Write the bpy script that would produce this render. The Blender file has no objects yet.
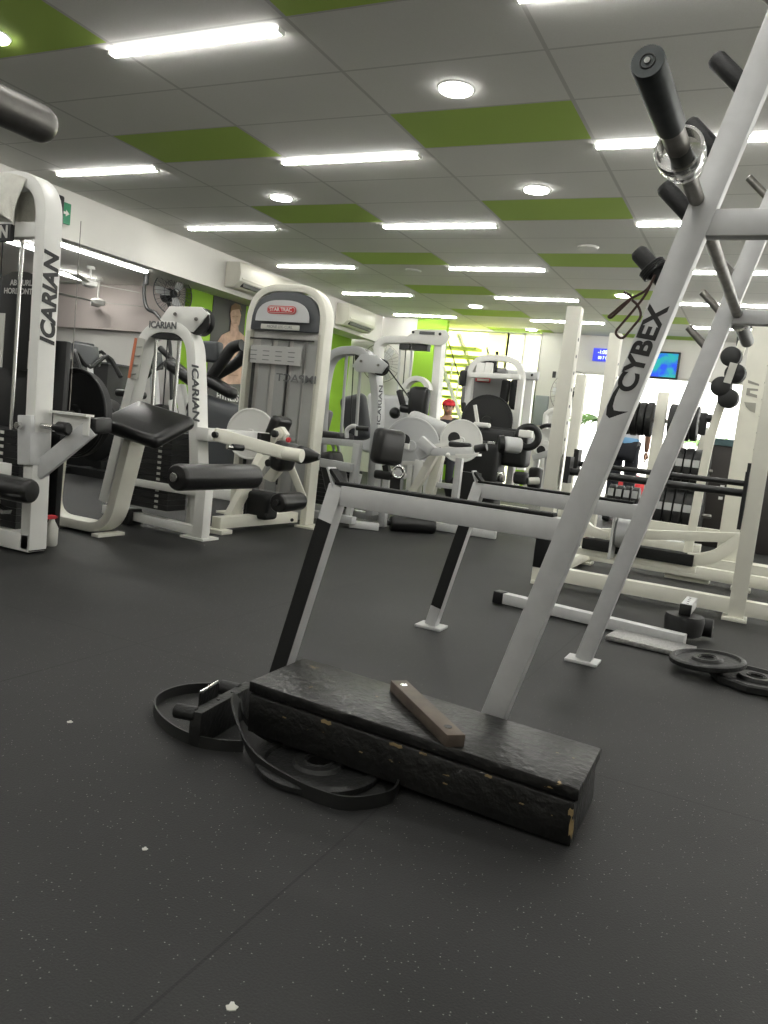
import bpy, bmesh, math, random
from mathutils import Vector as V, Matrix, Euler
random.seed(7)
SC = bpy.context.scene
COL = SC.collection
PI = math.pi
R = math.radians

# ---------------------------------------------------------------- camera
CAM = V((0, 0, 0.85))
YAW, PIT, ROL, FPX = R(25.4), R(-6.1), R(6.4), 786.0
_cy, _sy = math.cos(YAW), math.sin(YAW)
FW = V((-_sy * math.cos(PIT), _cy * math.cos(PIT), math.sin(PIT)))
_r = V((_cy, _sy, 0)); _u = _r.cross(FW)
RT = _r * math.cos(ROL) + _u * math.sin(ROL)
UP = -_r * math.sin(ROL) + _u * math.cos(ROL)
cam = bpy.data.cameras.new('camera'); camo = bpy.data.objects.new('camera', cam); COL.objects.link(camo)
m = Matrix.Identity(4)
for k in range(3):
    m[k][0], m[k][1], m[k][2], m[k][3] = RT[k], UP[k], -FW[k], CAM[k]
camo.matrix_world = m
cam.sensor_fit = 'VERTICAL'; cam.sensor_height = 24.0; cam.lens = FPX / 1024 * 24.0
cam.clip_start = 0.05; cam.clip_end = 200
SC.camera = camo

def _ray(px, py): return FW + RT * ((px - 384) / FPX) + UP * ((512 - py) / FPX)
def AY(px, py, y):               # the measured spot on the upright plane at distance y
    d = _ray(px, py); return CAM + d * (y / d.y)
def AX(px, py, x):
    d = _ray(px, py); return CAM + d * (x / d.x)
def AZ(px, py, z=0.0):
    d = _ray(px, py); return CAM + d * ((z - CAM.z) / d.z)

# ---------------------------------------------------------------- materials
def mat(name, col, rough=0.5, metal=0.0, var=0.0, vs=8.0, bump=0.0, bs=60.0, spec=0.5, emit=None, es=0.0):
    m = bpy.data.materials.new(name); m.use_nodes = True
    nt = m.node_tree; b = nt.nodes['Principled BSDF']
    b.inputs['Base Color'].default_value = (*col, 1); b.inputs['Roughness'].default_value = rough
    b.inputs['Metallic'].default_value = metal; b.inputs['Specular IOR Level'].default_value = spec
    tc = nt.nodes.new('ShaderNodeTexCoord')
    if var > 0:
        n = nt.nodes.new('ShaderNodeTexNoise'); n.inputs['Scale'].default_value = vs; n.inputs['Detail'].default_value = 4
        nt.links.new(tc.outputs['Object'], n.inputs['Vector'])
        r = nt.nodes.new('ShaderNodeValToRGB')
        r.color_ramp.elements[0].position = 0.3; r.color_ramp.elements[1].position = 0.7
        r.color_ramp.elements[0].color = (*[c * (1 - var) for c in col], 1)
        r.color_ramp.elements[1].color = (*[min(1, c * (1 + var)) for c in col], 1)
        nt.links.new(n.outputs['Fac'], r.inputs['Fac']); nt.links.new(r.outputs['Color'], b.inputs['Base Color'])
    if bump > 0:
        n2 = nt.nodes.new('ShaderNodeTexNoise'); n2.inputs['Scale'].default_value = bs; n2.inputs['Detail'].default_value = 3
        nt.links.new(tc.outputs['Object'], n2.inputs['Vector'])
        bp = nt.nodes.new('ShaderNodeBump'); bp.inputs['Strength'].default_value = bump; bp.inputs['Distance'].default_value = 0.01
        nt.links.new(n2.outputs['Fac'], bp.inputs['Height']); nt.links.new(bp.outputs['Normal'], b.inputs['Normal'])
    if emit:
        b.inputs['Emission Color'].default_value = (*emit, 1); b.inputs['Emission Strength'].default_value = es
    return m

SILVER = mat('silver_paint', (0.58, 0.585, 0.58), 0.38, 0.1, 0.05, 20)
CREAM = mat('cream_paint', (0.80, 0.79, 0.69), 0.42, 0, 0.04, 6)
WHITE = mat('white_paint', (0.80, 0.80, 0.76), 0.38, 0, 0.03, 6)
GREYP = mat('grey_paint', (0.46, 0.47, 0.47), 0.4, 0.2, 0.04, 6)
GRIP = mat('black_grip_strip', (0.004, 0.0045, 0.004), 0.8, 0, 0, 8, 0.3, 300)
RUB = mat('black_rubber', (0.007, 0.0075, 0.0075), 0.55, 0, 0.2, 14, 0.15, 150)
VINYL = mat('black_vinyl', (0.008, 0.008, 0.008), 0.3, 0, 0.1, 10, 0.08, 90)
PLAST = mat('black_plastic', (0.005, 0.0055, 0.0055), 0.4)
SHROUD = mat('black_shroud', (0.0035, 0.004, 0.004), 0.5)
CHROME = mat('chrome', (0.62, 0.62, 0.60), 0.16, 1.0, 0.08, 30)
STEEL = mat('worn_steel', (0.26, 0.25, 0.23), 0.42, 0.8, 0.25, 25)
SLEEVE = mat('dark_steel_sleeve', (0.045, 0.052, 0.052), 0.42, 0.45, 0.3, 18)
RUST = mat('rusty_steel', (0.12, 0.095, 0.075), 0.5, 0.5, 0.35, 14)
IRON = mat('black_cast_iron', (0.011, 0.0115, 0.011), 0.48, 0.2, 0.3, 14, 0.3, 70)
LETTER = mat('black_lettering', (0.003, 0.003, 0.003), 0.5)
GREYLET = mat('grey_lettering', (0.12, 0.125, 0.125), 0.5)
WLET = mat('white_lettering', (0.75, 0.75, 0.72), 0.5)
RED = mat('red_print', (0.55, 0.03, 0.04), 0.5)
ORANGE = mat('orange_print', (0.65, 0.20, 0.10), 0.5)
DGREY = mat('dark_grey_plastic', (0.06, 0.065, 0.07), 0.45)
LGREY = mat('light_grey_panel', (0.55, 0.56, 0.56), 0.35, 0.1)
SMOKE = mat('brushed_grey_shroud', (0.78, 0.77, 0.75), 0.35, 0.2, 0.1, 5)
LABELW = mat('white_label', (0.55, 0.55, 0.50), 0.6)
CLOTH = mat('white_towel', (0.78, 0.77, 0.70), 0.95, 0, 0.06, 30, 0.6, 180)
WALLW = mat('white_wall', (0.68, 0.67, 0.63), 0.85, 0, 0.03, 2)
WALLP = mat('pinkish_panel', (0.58, 0.52, 0.49), 0.85, 0, 0.05, 1.5)
GREEN = mat('lime_green_wall', (0.30, 0.56, 0.035), 0.7, 0, 0.05, 2)
ACW = mat('cream_plastic', (0.55, 0.54, 0.47), 0.45)
SKIN = mat('skin', (0.45, 0.26, 0.18), 0.55)
REDC = mat('red_cap_cloth', (0.55, 0.02, 0.03), 0.8)
SHIRT = mat('white_shirt_cloth', (0.6, 0.62, 0.66), 0.85)
BLUEC = mat('light_blue_cloth', (0.20, 0.42, 0.68), 0.85)
DARKC = mat('dark_trouser_cloth', (0.02, 0.022, 0.03), 0.85)
HAIR = mat('dark_hair', (0.012, 0.010, 0.008), 0.6)
LEAF = mat('palm_leaf', (0.20, 0.40, 0.10), 0.6, 0, 0.3, 6)
SIGNG = mat('green_sign', (0.01, 0.20, 0.09), 0.5)
TUBE = mat('led_diffuser', (0.9, 0.9, 0.9), 0.5, emit=(1.0, 0.985, 0.94), es=23.0)
DOWN = mat('downlight_lens', (0.9, 0.9, 0.9), 0.5, emit=(1.0, 0.98, 0.93), es=14.0)
OFFL = mat('unlit_lens', (0.62, 0.62, 0.58), 0.4)

def floor_mat():
    m = bpy.data.materials.new('speckled_rubber_floor'); m.use_nodes = True
    nt = m.node_tree; N = nt.nodes.new; L = nt.links.new; b = nt.nodes['Principled BSDF']
    tc = N('ShaderNodeTexCoord')
    n = N('ShaderNodeTexNoise'); n.inputs['Scale'].default_value = 1.1; n.inputs['Detail'].default_value = 6
    L(tc.outputs['Object'], n.inputs['Vector'])
    r = N('ShaderNodeValToRGB'); r.color_ramp.elements[0].position = .32; r.color_ramp.elements[1].position = .72
    r.color_ramp.elements[0].color = (.0105, .0107, .0105, 1); r.color_ramp.elements[1].color = (.024, .0243, .024, 1)
    L(n.outputs['Fac'], r.inputs['Fac'])
    n3 = N('ShaderNodeTexNoise'); n3.inputs['Scale'].default_value = 240; n3.inputs['Detail'].default_value = 2
    L(tc.outputs['Object'], n3.inputs['Vector'])
    mx0 = N('ShaderNodeMixRGB'); mx0.blend_type = 'OVERLAY'; mx0.inputs['Fac'].default_value = .45
    L(r.outputs['Color'], mx0.inputs['Color1']); L(n3.outputs['Fac'], mx0.inputs['Color2'])
    last = mx0.outputs['Color']
    for sc, th, c in ((110, .15, (.15, .15, .14, 1)), (47, .06, (.22, .22, .20, 1)), (4.0, .022, (.42, .42, .38, 1))):
        v = N('ShaderNodeTexVoronoi'); v.inputs['Scale'].default_value = sc; L(tc.outputs['Object'], v.inputs['Vector'])
        lt = N('ShaderNodeMath'); lt.operation = 'LESS_THAN'; lt.inputs[1].default_value = th
        L(v.outputs['Distance'], lt.inputs[0])
        # only some cells carry a speck
        sp = N('ShaderNodeSeparateColor'); L(v.outputs['Color'], sp.inputs['Color'])
        g = N('ShaderNodeMath'); g.operation = 'GREATER_THAN'; g.inputs[1].default_value = .72; L(sp.outputs[0], g.inputs[0])
        mu = N('ShaderNodeMath'); mu.operation = 'MULTIPLY'; L(lt.outputs[0], mu.inputs[0]); L(g.outputs[0], mu.inputs[1])
        mx = N('ShaderNodeMixRGB'); mx.inputs['Color2'].default_value = c
        L(mu.outputs[0], mx.inputs['Fac']); L(last, mx.inputs['Color1']); last = mx.outputs['Color']
    # mat seams: one line every 1.22 m across x, every 2.44 m along y
    s = N('ShaderNodeSeparateXYZ'); L(tc.outputs['Object'], s.inputs[0])
    def seam(out, off, per, w):
        a = N('ShaderNodeMath'); a.operation = 'ADD'; a.inputs[1].default_value = off; L(out, a.inputs[0])
        mo = N('ShaderNodeMath'); mo.operation = 'FLOORED_MODULO'; mo.inputs[1].default_value = per; L(a.outputs[0], mo.inputs[0])
        l = N('ShaderNodeMath'); l.operation = 'LESS_THAN'; l.inputs[1].default_value = w; L(mo.outputs[0], l.inputs[0]); return l.outputs[0]
    a = seam(s.outputs['X'], .673, 1.22, .006); c = seam(s.outputs['Y'], .35, 2.44, .006)
    mm = N('ShaderNodeMath'); mm.operation = 'MAXIMUM'; L(a, mm.inputs[0]); L(c, mm.inputs[1])
    mx = N('ShaderNodeMixRGB'); mx.inputs['Color2'].default_value = (.006, .006, .006, 1)
    L(mm.outputs[0], mx.inputs['Fac']); L(last, mx.inputs['Color1']); L(mx.outputs['Color'], b.inputs['Base Color'])
    b.inputs['Roughness'].default_value = .62; b.inputs['Specular IOR Level'].default_value = .35
    bp = N('ShaderNodeBump'); bp.inputs['Strength'].default_value = .25; bp.inputs['Distance'].default_value = .004
    L(n3.outputs['Fac'], bp.inputs['Height']); L(bp.outputs['Normal'], b.inputs['Normal'])
    return m

def ceil_mat():
    m = bpy.data.materials.new('ceiling_tiles'); m.use_nodes = True
    nt = m.node_tree; N = nt.nodes.new; L = nt.links.new; b = nt.nodes['Principled BSDF']
    tc = N('ShaderNodeTexCoord'); s = N('ShaderNodeSeparateXYZ'); L(tc.outputs['Object'], s.inputs[0])
    def M(op, a, bb=None):
        n = N('ShaderNodeMath'); n.operation = op
        for i, x in enumerate((a, bb)):
            if x is None: continue
            if isinstance(x, (int, float)): n.inputs[i].default_value = x
            else: L(x, n.inputs[i])
        return n.outputs[0]
    TX, TY = 1.187, 0.597
    u = M('DIVIDE', M('ADD', s.outputs['X'], 2.49), TX); v = M('DIVIDE', M('ADD', s.outputs['Y'], -4.64), TY)
    fu = M('FLOORED_MODULO', u, 1.0); fv = M('FLOORED_MODULO', v, 1.0)
    gx = M('LESS_THAN', M('MINIMUM', fu, M('SUBTRACT', 1.0, fu)), .010)
    gy = M('LESS_THAN', M('MINIMUM', fv, M('SUBTRACT', 1.0, fv)), .013)
    grid = M('MAXIMUM', gx, gy)
    cu = M('LESS_THAN', M('FLOORED_MODULO', u, 2.0), 1.0); cv = M('LESS_THAN', M('FLOORED_MODULO', v, 3.0), 1.0)
    lim = M('MULTIPLY', M('LESS_THAN', s.outputs['X'], -.3), M('GREATER_THAN', s.outputs['X'], -5.5))
    gr = M('MULTIPLY', M('MULTIPLY', cu, cv), lim)
    n = N('ShaderNodeTexNoise'); n.inputs['Scale'].default_value = .9; n.inputs['Detail'].default_value = 5; L(tc.outputs['Object'], n.inputs['Vector'])
    r = N('ShaderNodeValToRGB'); r.color_ramp.elements[0].color = (.64, .635, .61, 1); r.color_ramp.elements[1].color = (.73, .725, .695, 1)
    L(n.outputs['Fac'], r.inputs['Fac'])
    n2 = N('ShaderNodeTexNoise'); n2.inputs['Scale'].default_value = 120; L(tc.outputs['Object'], n2.inputs['Vector'])
    ov = N('ShaderNodeMixRGB'); ov.blend_type = 'OVERLAY'; ov.inputs['Fac'].default_value = .12
    L(r.outputs['Color'], ov.inputs['Color1']); L(n2.outputs['Fac'], ov.inputs['Color2'])
    m1 = N('ShaderNodeMixRGB'); m1.inputs['Color2'].default_value = (.38, .54, .10, 1); L(gr, m1.inputs['Fac']); L(ov.outputs['Color'], m1.inputs['Color1'])
    m2 = N('ShaderNodeMixRGB'); m2.inputs['Color2'].default_value = (.50, .495, .475, 1); L(grid, m2.inputs['Fac']); L(m1.outputs['Color'], m2.inputs['Color1'])
    L(m2.outputs['Color'], b.inputs['Base Color']); b.inputs['Roughness'].default_value = .9
    return m

def block_mat():
    m = mat('worn_black_wood', (.0075, .0075, .007), .34, 0, .45, 9, .55, 38)
    nt = m.node_tree; N = nt.nodes.new; L = nt.links.new; b = nt.nodes['Principled BSDF']
    src = b.inputs['Base Color'].links[0].from_socket
    tc = N('ShaderNodeTexCoord'); mp = N('ShaderNodeMapping'); mp.inputs['Scale'].default_value = (7, 7, 22); L(tc.outputs['Object'], mp.inputs['Vector'])
    n = N('ShaderNodeTexNoise'); n.inputs['Scale'].default_value = 2.6; n.inputs['Detail'].default_value = 5; n.inputs['Roughness'].default_value = .65; L(mp.outputs['Vector'], n.inputs['Vector'])
    r = N('ShaderNodeValToRGB'); r.color_ramp.elements[0].position = .675; r.color_ramp.elements[1].position = .69
    r.color_ramp.elements[0].color = (0, 0, 0, 1); r.color_ramp.elements[1].color = (1, 1, 1, 1); L(n.outputs['Fac'], r.inputs['Fac'])
    mx = N('ShaderNodeMixRGB'); mx.inputs['Color2'].default_value = (.30, .22, .10, 1)
    L(r.outputs['Color'], mx.inputs['Fac']); L(src, mx.inputs['Color1']); L(mx.outputs['Color'], b.inputs['Base Color'])
    return m

def glass_mat(name, tint, gloss=.06):
    m = bpy.data.materials.new(name); m.use_nodes = True; nt = m.node_tree
    nt.nodes.remove(nt.nodes['Principled BSDF']); out = nt.nodes['Material Output']
    t = nt.nodes.new('ShaderNodeBsdfTransparent'); t.inputs[0].default_value = (*tint, 1)
    g = nt.nodes.new('ShaderNodeBsdfGlossy'); g.inputs['Roughness'].default_value = .05
    x = nt.nodes.new('ShaderNodeMixShader'); x.inputs[0].default_value = gloss
    nt.links.new(t.outputs[0], x.inputs[1]); nt.links.new(g.outputs[0], x.inputs[2]); nt.links.new(x.outputs[0], out.inputs[0])
    return m
def film_mat(name, tint):
    m = bpy.data.materials.new(name); m.use_nodes = True; nt = m.node_tree
    nt.nodes.remove(nt.nodes['Principled BSDF']); out = nt.nodes['Material Output']
    t = nt.nodes.new('ShaderNodeBsdfTransparent'); t.inputs[0].default_value = (*tint, 1)
    g = nt.nodes.new('ShaderNodeBsdfTranslucent'); g.inputs[0].default_value = (*tint, 1)
    x = nt.nodes.new('ShaderNodeMixShader'); x.inputs[0].default_value = .5
    nt.links.new(t.outputs[0], x.inputs[1]); nt.links.new(g.outputs[0], x.inputs[2]); nt.links.new(x.outputs[0], out.inputs[0])
    return m
FLOOR, CEIL, BLOCK = floor_mat(), ceil_mat(), block_mat()
PALEF = film_mat('pale_frosted_film', (.97, .98, .80))
LIME = mat('lime_paint', (.50, .62, .12), .6)
GLASS = glass_mat('clear_glass', (.96, .97, .95)); FILM = film_mat('yellow_green_film', (.95, .98, .50))
FROST = glass_mat('clear_polycarbonate', (.93, .93, .92), .06)

# ---------------------------------------------------------------- shapes: each returns (verts, faces)
def basis(d, up=(0, 0, 1)):
    d = V(d).normalized(); up = V(up)
    if abs(d.dot(up.normalized())) > .97: up = V((0, 1, 0)) if abs(d.y) < .9 else V((1, 0, 0))
    s = d.cross(up).normalized(); return s, s.cross(d).normalized(), d
def beam(p, q, w, h=None, up=(0, 0, 1)):
    p, q = V(p), V(q); h = h or w; s, u, d = basis(q - p, up); a, b = s * w / 2, u * h / 2
    vs = [c + x * a + y * b for c in (p, q) for x, y in ((-1, -1), (1, -1), (1, 1), (-1, 1))]
    return vs, [(3, 2, 1, 0), (4, 5, 6, 7), (0, 1, 5, 4), (1, 2, 6, 5), (2, 3, 7, 6), (3, 0, 4, 7)]
def box(x0, x1, y0, y1, z0, z1):
    return beam(((x0 + x1) / 2, y0, (z0 + z1) / 2), ((x0 + x1) / 2, y1, (z0 + z1) / 2), x1 - x0, z1 - z0)
def rnd(pts, r, k=6, closed=False):
    pts = [V(p) for p in pts]; out = []; n = len(pts)
    for i, p in enumerate(pts):
        if not closed and i in (0, n - 1): out.append(p); continue
        a, b = pts[i - 1] - p, pts[(i + 1) % n] - p; t = min(r, a.length * .48, b.length * .48)
        A, B = p + a.normalized() * t, p + b.normalized() * t
        for j in range(k + 1):
            s = j / k; out.append(A * (1 - s) ** 2 + p * 2 * s * (1 - s) + B * s * s)
    return out
def sweep(path, w, h, n, closed=False):        # rectangular tube in the plane with normal n: w along n, h in the plane
    path = [V(p) for p in path]; n = V(n).normalized(); N = len(path); vs, fs = [], []
    for i, p in enumerate(path):
        a = path[i] - path[i - 1] if (i > 0 or closed) else path[1] - path[0]
        b = path[(i + 1) % N] - path[i] if (i < N - 1 or closed) else path[-1] - path[-2]
        a, b = a.normalized(), b.normalized(); t = (a + b).normalized(); s = t.cross(n).normalized()
        k = h / 2 / max(.3, t.dot(a))
        vs += [p + n * w / 2 * x + s * k * y for x, y in ((-1, -1), (1, -1), (1, 1), (-1, 1))]
    for i in range(N if closed else N - 1):
        o, q = i * 4, ((i + 1) % N) * 4
        fs += [(o + j, o + (j + 1) % 4, q + (j + 1) % 4, q + j) for j in range(4)]
    if not closed: fs += [(3, 2, 1, 0), tuple((N - 1) * 4 + j for j in range(4))]
    return vs, fs
def tube(path, r, seg=12, closed=False):
    path = [V(p) for p in path]; N = len(path); vs, fs = [], []; rr = r if isinstance(r, (list, tuple)) else [r] * N
    s = None
    for i, p in enumerate(path):
        a = path[i] - path[i - 1] if (i > 0 or closed) else path[1] - path[0]
        b = path[(i + 1) % N] - path[i] if (i < N - 1 or closed) else path[-1] - path[-2]
        t = (a.normalized() + b.normalized()).normalized()
        if s is None: s = basis(t)[0]
        s = (s - t * s.dot(t)).normalized(); u = s.cross(t)
        vs += [p + s * rr[i] * math.cos(2 * PI * j / seg) + u * rr[i] * math.sin(2 * PI * j / seg) for j in range(seg)]
    for i in range(N if closed else N - 1):
        o, q = i * seg, ((i + 1) % N) * seg
        fs += [(o + j, q + j, q + (j + 1) % seg, o + (j + 1) % seg) for j in range(seg)]
    if not closed: fs += [tuple(range(seg)), tuple((N - 1) * seg + j for j in reversed(range(seg)))]
    return vs, fs
def lathe(p, ax, prof, seg=32):                # prof: (distance along the axis, radius)
    p, s, u, d = V(p), *basis(ax); vs, fs = [], []; n = len(prof)
    for x, r in prof:
        vs += [p + d * x + (s * math.cos(2 * PI * j / seg) + u * math.sin(2 * PI * j / seg)) * max(r, 1e-4) for j in range(seg)]
    for i in range(n - 1):
        fs += [(i * seg + j, i * seg + (j + 1) % seg, (i + 1) * seg + (j + 1) % seg, (i + 1) * seg + j) for j in range(seg)]
    fs += [tuple(reversed(range(seg))), tuple((n - 1) * seg + j for j in range(seg))]
    return vs, fs
def ringl(p, ax, prof, seg=36):
    p, s, u, d = V(p), *basis(ax); vs, fs = [], []; n = len(prof)
    for x, r in prof: vs += [p + d * x + (s * math.cos(2 * PI * j / seg) + u * math.sin(2 * PI * j / seg)) * r for j in range(seg)]
    for i in range(n):
        k = (i + 1) % n; fs += [(i * seg + j, i * seg + (j + 1) % seg, k * seg + (j + 1) % seg, k * seg + j) for j in range(seg)]
    return vs, fs
def cyl(p, q, r, seg=20, e=.003):
    p, q = V(p), V(q); L = (q - p).length; e = min(e, L / 3, r / 3)
    return lathe(p, q - p, [(0, r - e), (e, r), (L - e, r), (L, r - e)], seg)
def prism(o, ux, uy, pts, th):                 # outline in the plane (ux, uy), thickness along ux x uy
    o, ux, uy = V(o), V(ux).normalized(), V(uy).normalized(); n = ux.cross(uy); k = len(pts)
    vs = [o + ux * a + uy * b for a, b in pts] + [o + ux * a + uy * b + n * th for a, b in pts]
    return vs, [tuple(reversed(range(k))), tuple(range(k, 2 * k))] + [(j, (j + 1) % k, k + (j + 1) % k, k + j) for j in range(k)]
def rbox(c, size, r, rot=(0, 0, 0), seg=4):    # upholstered pad: box with well-rounded edges
    bm = bmesh.new(); bmesh.ops.create_cube(bm, size=1)
    for v in bm.verts: v.co = V((v.co.x * size[0], v.co.y * size[1], v.co.z * size[2]))
    bmesh.ops.bevel(bm, geom=list(bm.edges), offset=min(r, min(size) * .49), segments=seg, profile=.5, affect='EDGES')
    M = Matrix.Translation(V(c)) @ Euler(rot).to_matrix().to_4x4()
    vs = [M @ v.co for v in bm.verts]; bm.verts.index_update(); fs = [tuple(v.index for v in f.verts) for f in bm.faces]; bm.free()
    return vs, fs
def ball(c, r, sc=(1, 1, 1), seg=16, rings=10):
    vs, fs = [], []; c = V(c)
    for i in range(rings + 1):
        th = PI * i / rings
        vs += [c + V((r * sc[0] * math.sin(th) * math.cos(2 * PI * j / seg), r * sc[1] * math.sin(th) * math.sin(2 * PI * j / seg), r * sc[2] * math.cos(th))) for j in range(seg)]
    for i in range(rings): fs += [(i * seg + j, (i + 1) * seg + j, (i + 1) * seg + (j + 1) % seg, i * seg + (j + 1) % seg) for j in range(seg)]
    return vs, fs
def arc(c, r, a0, a1, ux, uy, k=16):
    c, ux, uy = V(c), V(ux), V(uy)
    return [c + ux * r * math.cos(R(a0 + (a1 - a0) * i / k)) + uy * r * math.sin(R(a0 + (a1 - a0) * i / k)) for i in range(k + 1)]
def circ(c, r, n, k=32):
    s, u, d = basis(n); return arc(c, r, 0, 360 - 360 / k, s, u, k - 1)

# ---------------------------------------------------------------- objects
LOC = {}
def thing(name, label, cat, loc, group=None):
    o = bpy.data.objects.new(name, None); COL.objects.link(o); o.location = loc; o.empty_display_size = .1
    o['label'] = label; o['category'] = cat
    if group: o['group'] = group
    LOC[o.name] = V(loc); return o
def mesh(name, m, shapes, loc, bev=0, sharp=38):
    bm = bmesh.new()
    for vs, fs in shapes:
        b = [bm.verts.new(V(v) - loc) for v in vs]
        for f in fs:
            try: bm.faces.new([b[i] for i in f])
            except ValueError: pass
    bmesh.ops.remove_doubles(bm, verts=bm.verts, dist=1e-5)
    bmesh.ops.recalc_face_normals(bm, faces=bm.faces)
    if bev:
        es = [e for e in bm.edges if len(e.link_faces) == 2 and e.calc_face_angle(0) > .9]
        bmesh.ops.bevel(bm, geom=es, offset=bev, segments=2, profile=.5, affect='EDGES', clamp_overlap=True)
    me = bpy.data.meshes.new(name); bm.to_mesh(me); bm.free()
    me.materials.append(m)
    for p in me.polygons: p.use_smooth = True
    me.set_sharp_from_angle(angle=R(24 if bev else sharp))
    o = bpy.data.objects.new(name, me); COL.objects.link(o); return o
def part(par, name, m, *shapes, bev=0, label=None, sharp=38):
    loc = LOC[par.name]; o = mesh(name, m, shapes, loc, bev, sharp); o.parent = par; LOC[o.name] = loc
    if label: o['label'] = label
    return o
def parts(par, name, m, *shapes, **k):
    return [part(par, name, m, sh, **k) for sh in shapes]
def solo(name, label, cat, m, *shapes, loc=(0, 0, 0), group=None, bev=0, sharp=38):
    loc = V(loc); o = mesh(name, m, shapes, loc, bev, sharp); o.location = loc; LOC[o.name] = loc
    o['label'] = label; o['category'] = cat
    if group: o['group'] = group
    return o
def struct(name, m, *shapes, par=None, bev=0):
    if par: return part(par, name, m, *shapes, bev=bev)
    o = mesh(name, m, shapes, V((0, 0, 0)), bev); o['kind'] = 'structure'; LOC[o.name] = V((0, 0, 0)); return o
def text(par, name, s, m, o, ux, uy, size, depth=.001, align='CENTER', shear=0, bold=0, sx=1):
    cu = bpy.data.curves.new('t', 'FONT'); cu.body = s; cu.size = size; cu.extrude = depth; cu.align_x = align; cu.align_y = 'CENTER'; cu.shear = shear; cu.offset = bold
    to = bpy.data.objects.new('t', cu); COL.objects.link(to); dg = bpy.context.evaluated_depsgraph_get()
    me = bpy.data.meshes.new_from_object(to.evaluated_get(dg)); bpy.data.objects.remove(to); bpy.data.curves.remove(cu)
    ux, uy = V(ux).normalized(), V(uy).normalized(); n = ux.cross(uy); loc = LOC[par.name]; o = V(o) - loc
    for v in me.vertices: v.co = o + ux * v.co.x * sx + uy * v.co.y + n * v.co.z
    me.materials.clear(); me.materials.append(m); me.name = name
    ob = bpy.data.objects.new(name, me); COL.objects.link(ob); ob.parent = par; LOC[ob.name] = loc; return ob
def dup(root, off, label, group=None):
    def cp(o, par):
        c = o.copy(); COL.objects.link(c); c.parent = par; LOC[c.name] = LOC[o.name]
        for ch in [x for x in COL.objects if x.parent == o]: cp(ch, c)
        return c
    r = cp(root, None); r.location = root.location + V(off); r['label'] = label
    if group: r['group'] = group
    LOC[r.name] = V(r.location); return r

def roller(par, p, q, r, mt=VINYL, name='roller_pad', cap=CHROME):
    p, q = V(p), V(q); L = (q - p).length
    o = part(par, name, mt, lathe(p, q - p, [(0, r * .55), (.004, r * .86), (.015, r * .97), (.03, r), (L - .03, r), (L - .015, r * .97), (L - .004, r * .86), (L, r * .55)], 32))
    if cap: part(o, 'end_cap', cap, cyl(p - (q - p).normalized() * .022, p + (q - p).normalized() * .01, r * .34, 16))
    return o
def disc(par, c, n, r, th, m, name='cam_disc'):
    return part(par, name, m, lathe(V(c) - V(n).normalized() * th / 2, n, [(0, r - .004), (.004, r), (th - .004, r), (th, r - .004), (th, r * .93), (th - .006, r * .92), (th - .006, r * .2), (th + .01, r * .18)], 48))
def knob(par, p, ax, r=.02, l=.04, m=PLAST, name='knob'):
    return part(par, name, m, lathe(p, ax, [(0, r * .5), (l * .3, r * .5), (l * .35, r), (l * .9, r), (l, r * .7)], 14))

# ================================================================ THE SETTING
X0, X1, Y0, Y1, ZC = -6.6, 3.6, -3.2, 14.6, 2.83
struct('floor', FLOOR, box(-13.2, X1 + .1, Y0 - .1, 15.2, -.06, 0))
for px, py, r_ in ((145, 849, .005), (232, 1007, .008), (70, 722, .007)):
    g_ = AZ(px, py, 0); solo('chewing_gum', 'flattened white gum spot on the floor, ' + {145: 'left of the seam', 232: 'nearest the viewer', 70: 'farthest left beyond the belts'}[px], 'gum spot', LABELW, prism((g_.x, g_.y, 0), (1, 0, 0), (0, 1, 0), [(r_ * (1 + .35 * math.sin(k * 2.3)) * math.cos(k * PI / 5), r_ * (1 + .35 * math.cos(k * 1.7)) * math.sin(k * PI / 5)) for k in range(10)], .0015), loc=(g_.x, g_.y, 0), group='gum spots on the rubber floor')
struct('ceiling', CEIL, box(X0, X1 + .1, Y0 - .1, Y1, ZC, ZC + .08))
struct('wall_right', WALLW, box(X1, X1 + .1, Y0, 14, 0, .85), box(X1, X1 + .1, Y0, 14, 2.35, ZC), box(X1, X1 + .1, Y0, Y0 + 7.3, .85, 2.35), *[box(X1, X1 + .1, Y0 + 2.4 * i, Y0 + 2.4 * i + .5, .85, 2.35) for i in range(3, 8)])
for i in range(3, 7):  # unseen windows, added to let daylight reach the ceiling and far end
    a = Y0 + 2.4 * i + .5; o = struct('window_%d' % (1 + i), WALLW, *[box(X1 + .03, X1 + .07, y, y + .05, .85, 2.35) for y in (a, a + .925, a + 1.85)], box(X1 + .03, X1 + .07, a, a + 1.9, .85, .9), box(X1 + .03, X1 + .07, a, a + 1.9, 2.3, 2.35))
    part(o, 'pane', GLASS, box(X1 + .046, X1 + .054, a, a + 1.9, .88, 2.32))
struct('wall_back', WALLW, box(-13.2, X1, Y0 - .1, Y0, 0, ZC))
struct('trim_1', WALLW, box(-6.72, X0, Y0, 12.95, 2.36, ZC + .08))           # bulkhead beam along the left
struct('wall_left', GREEN, box(-7.3, -7.2, 8.45, 12.95, 0, 2.40))
struct('wall_annex_left', WALLW, box(-13.2, -13.1, Y0, 8.55, 0, 2.7))
struct('wall_annex_back', WALLW, box(-13.1, -7.3, 8.45, 8.55, 0, 2.7))
struct('ceiling_annex', WALLW, box(-13.2, -6.72, Y0, 12.95, 2.40, 2.48))
struct('trim_2', WALLP, box(-13.1, -7.32, 8.36, 8.45, 1.78, 2.4))
struct('wall_far_left', WALLW, box(-7.3, -5.93, 13, 13.1, 0, ZC))
struct('wall_far_green', GREEN, box(-5.93, -5.36, 13, 13.1, 0, ZC))
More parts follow.
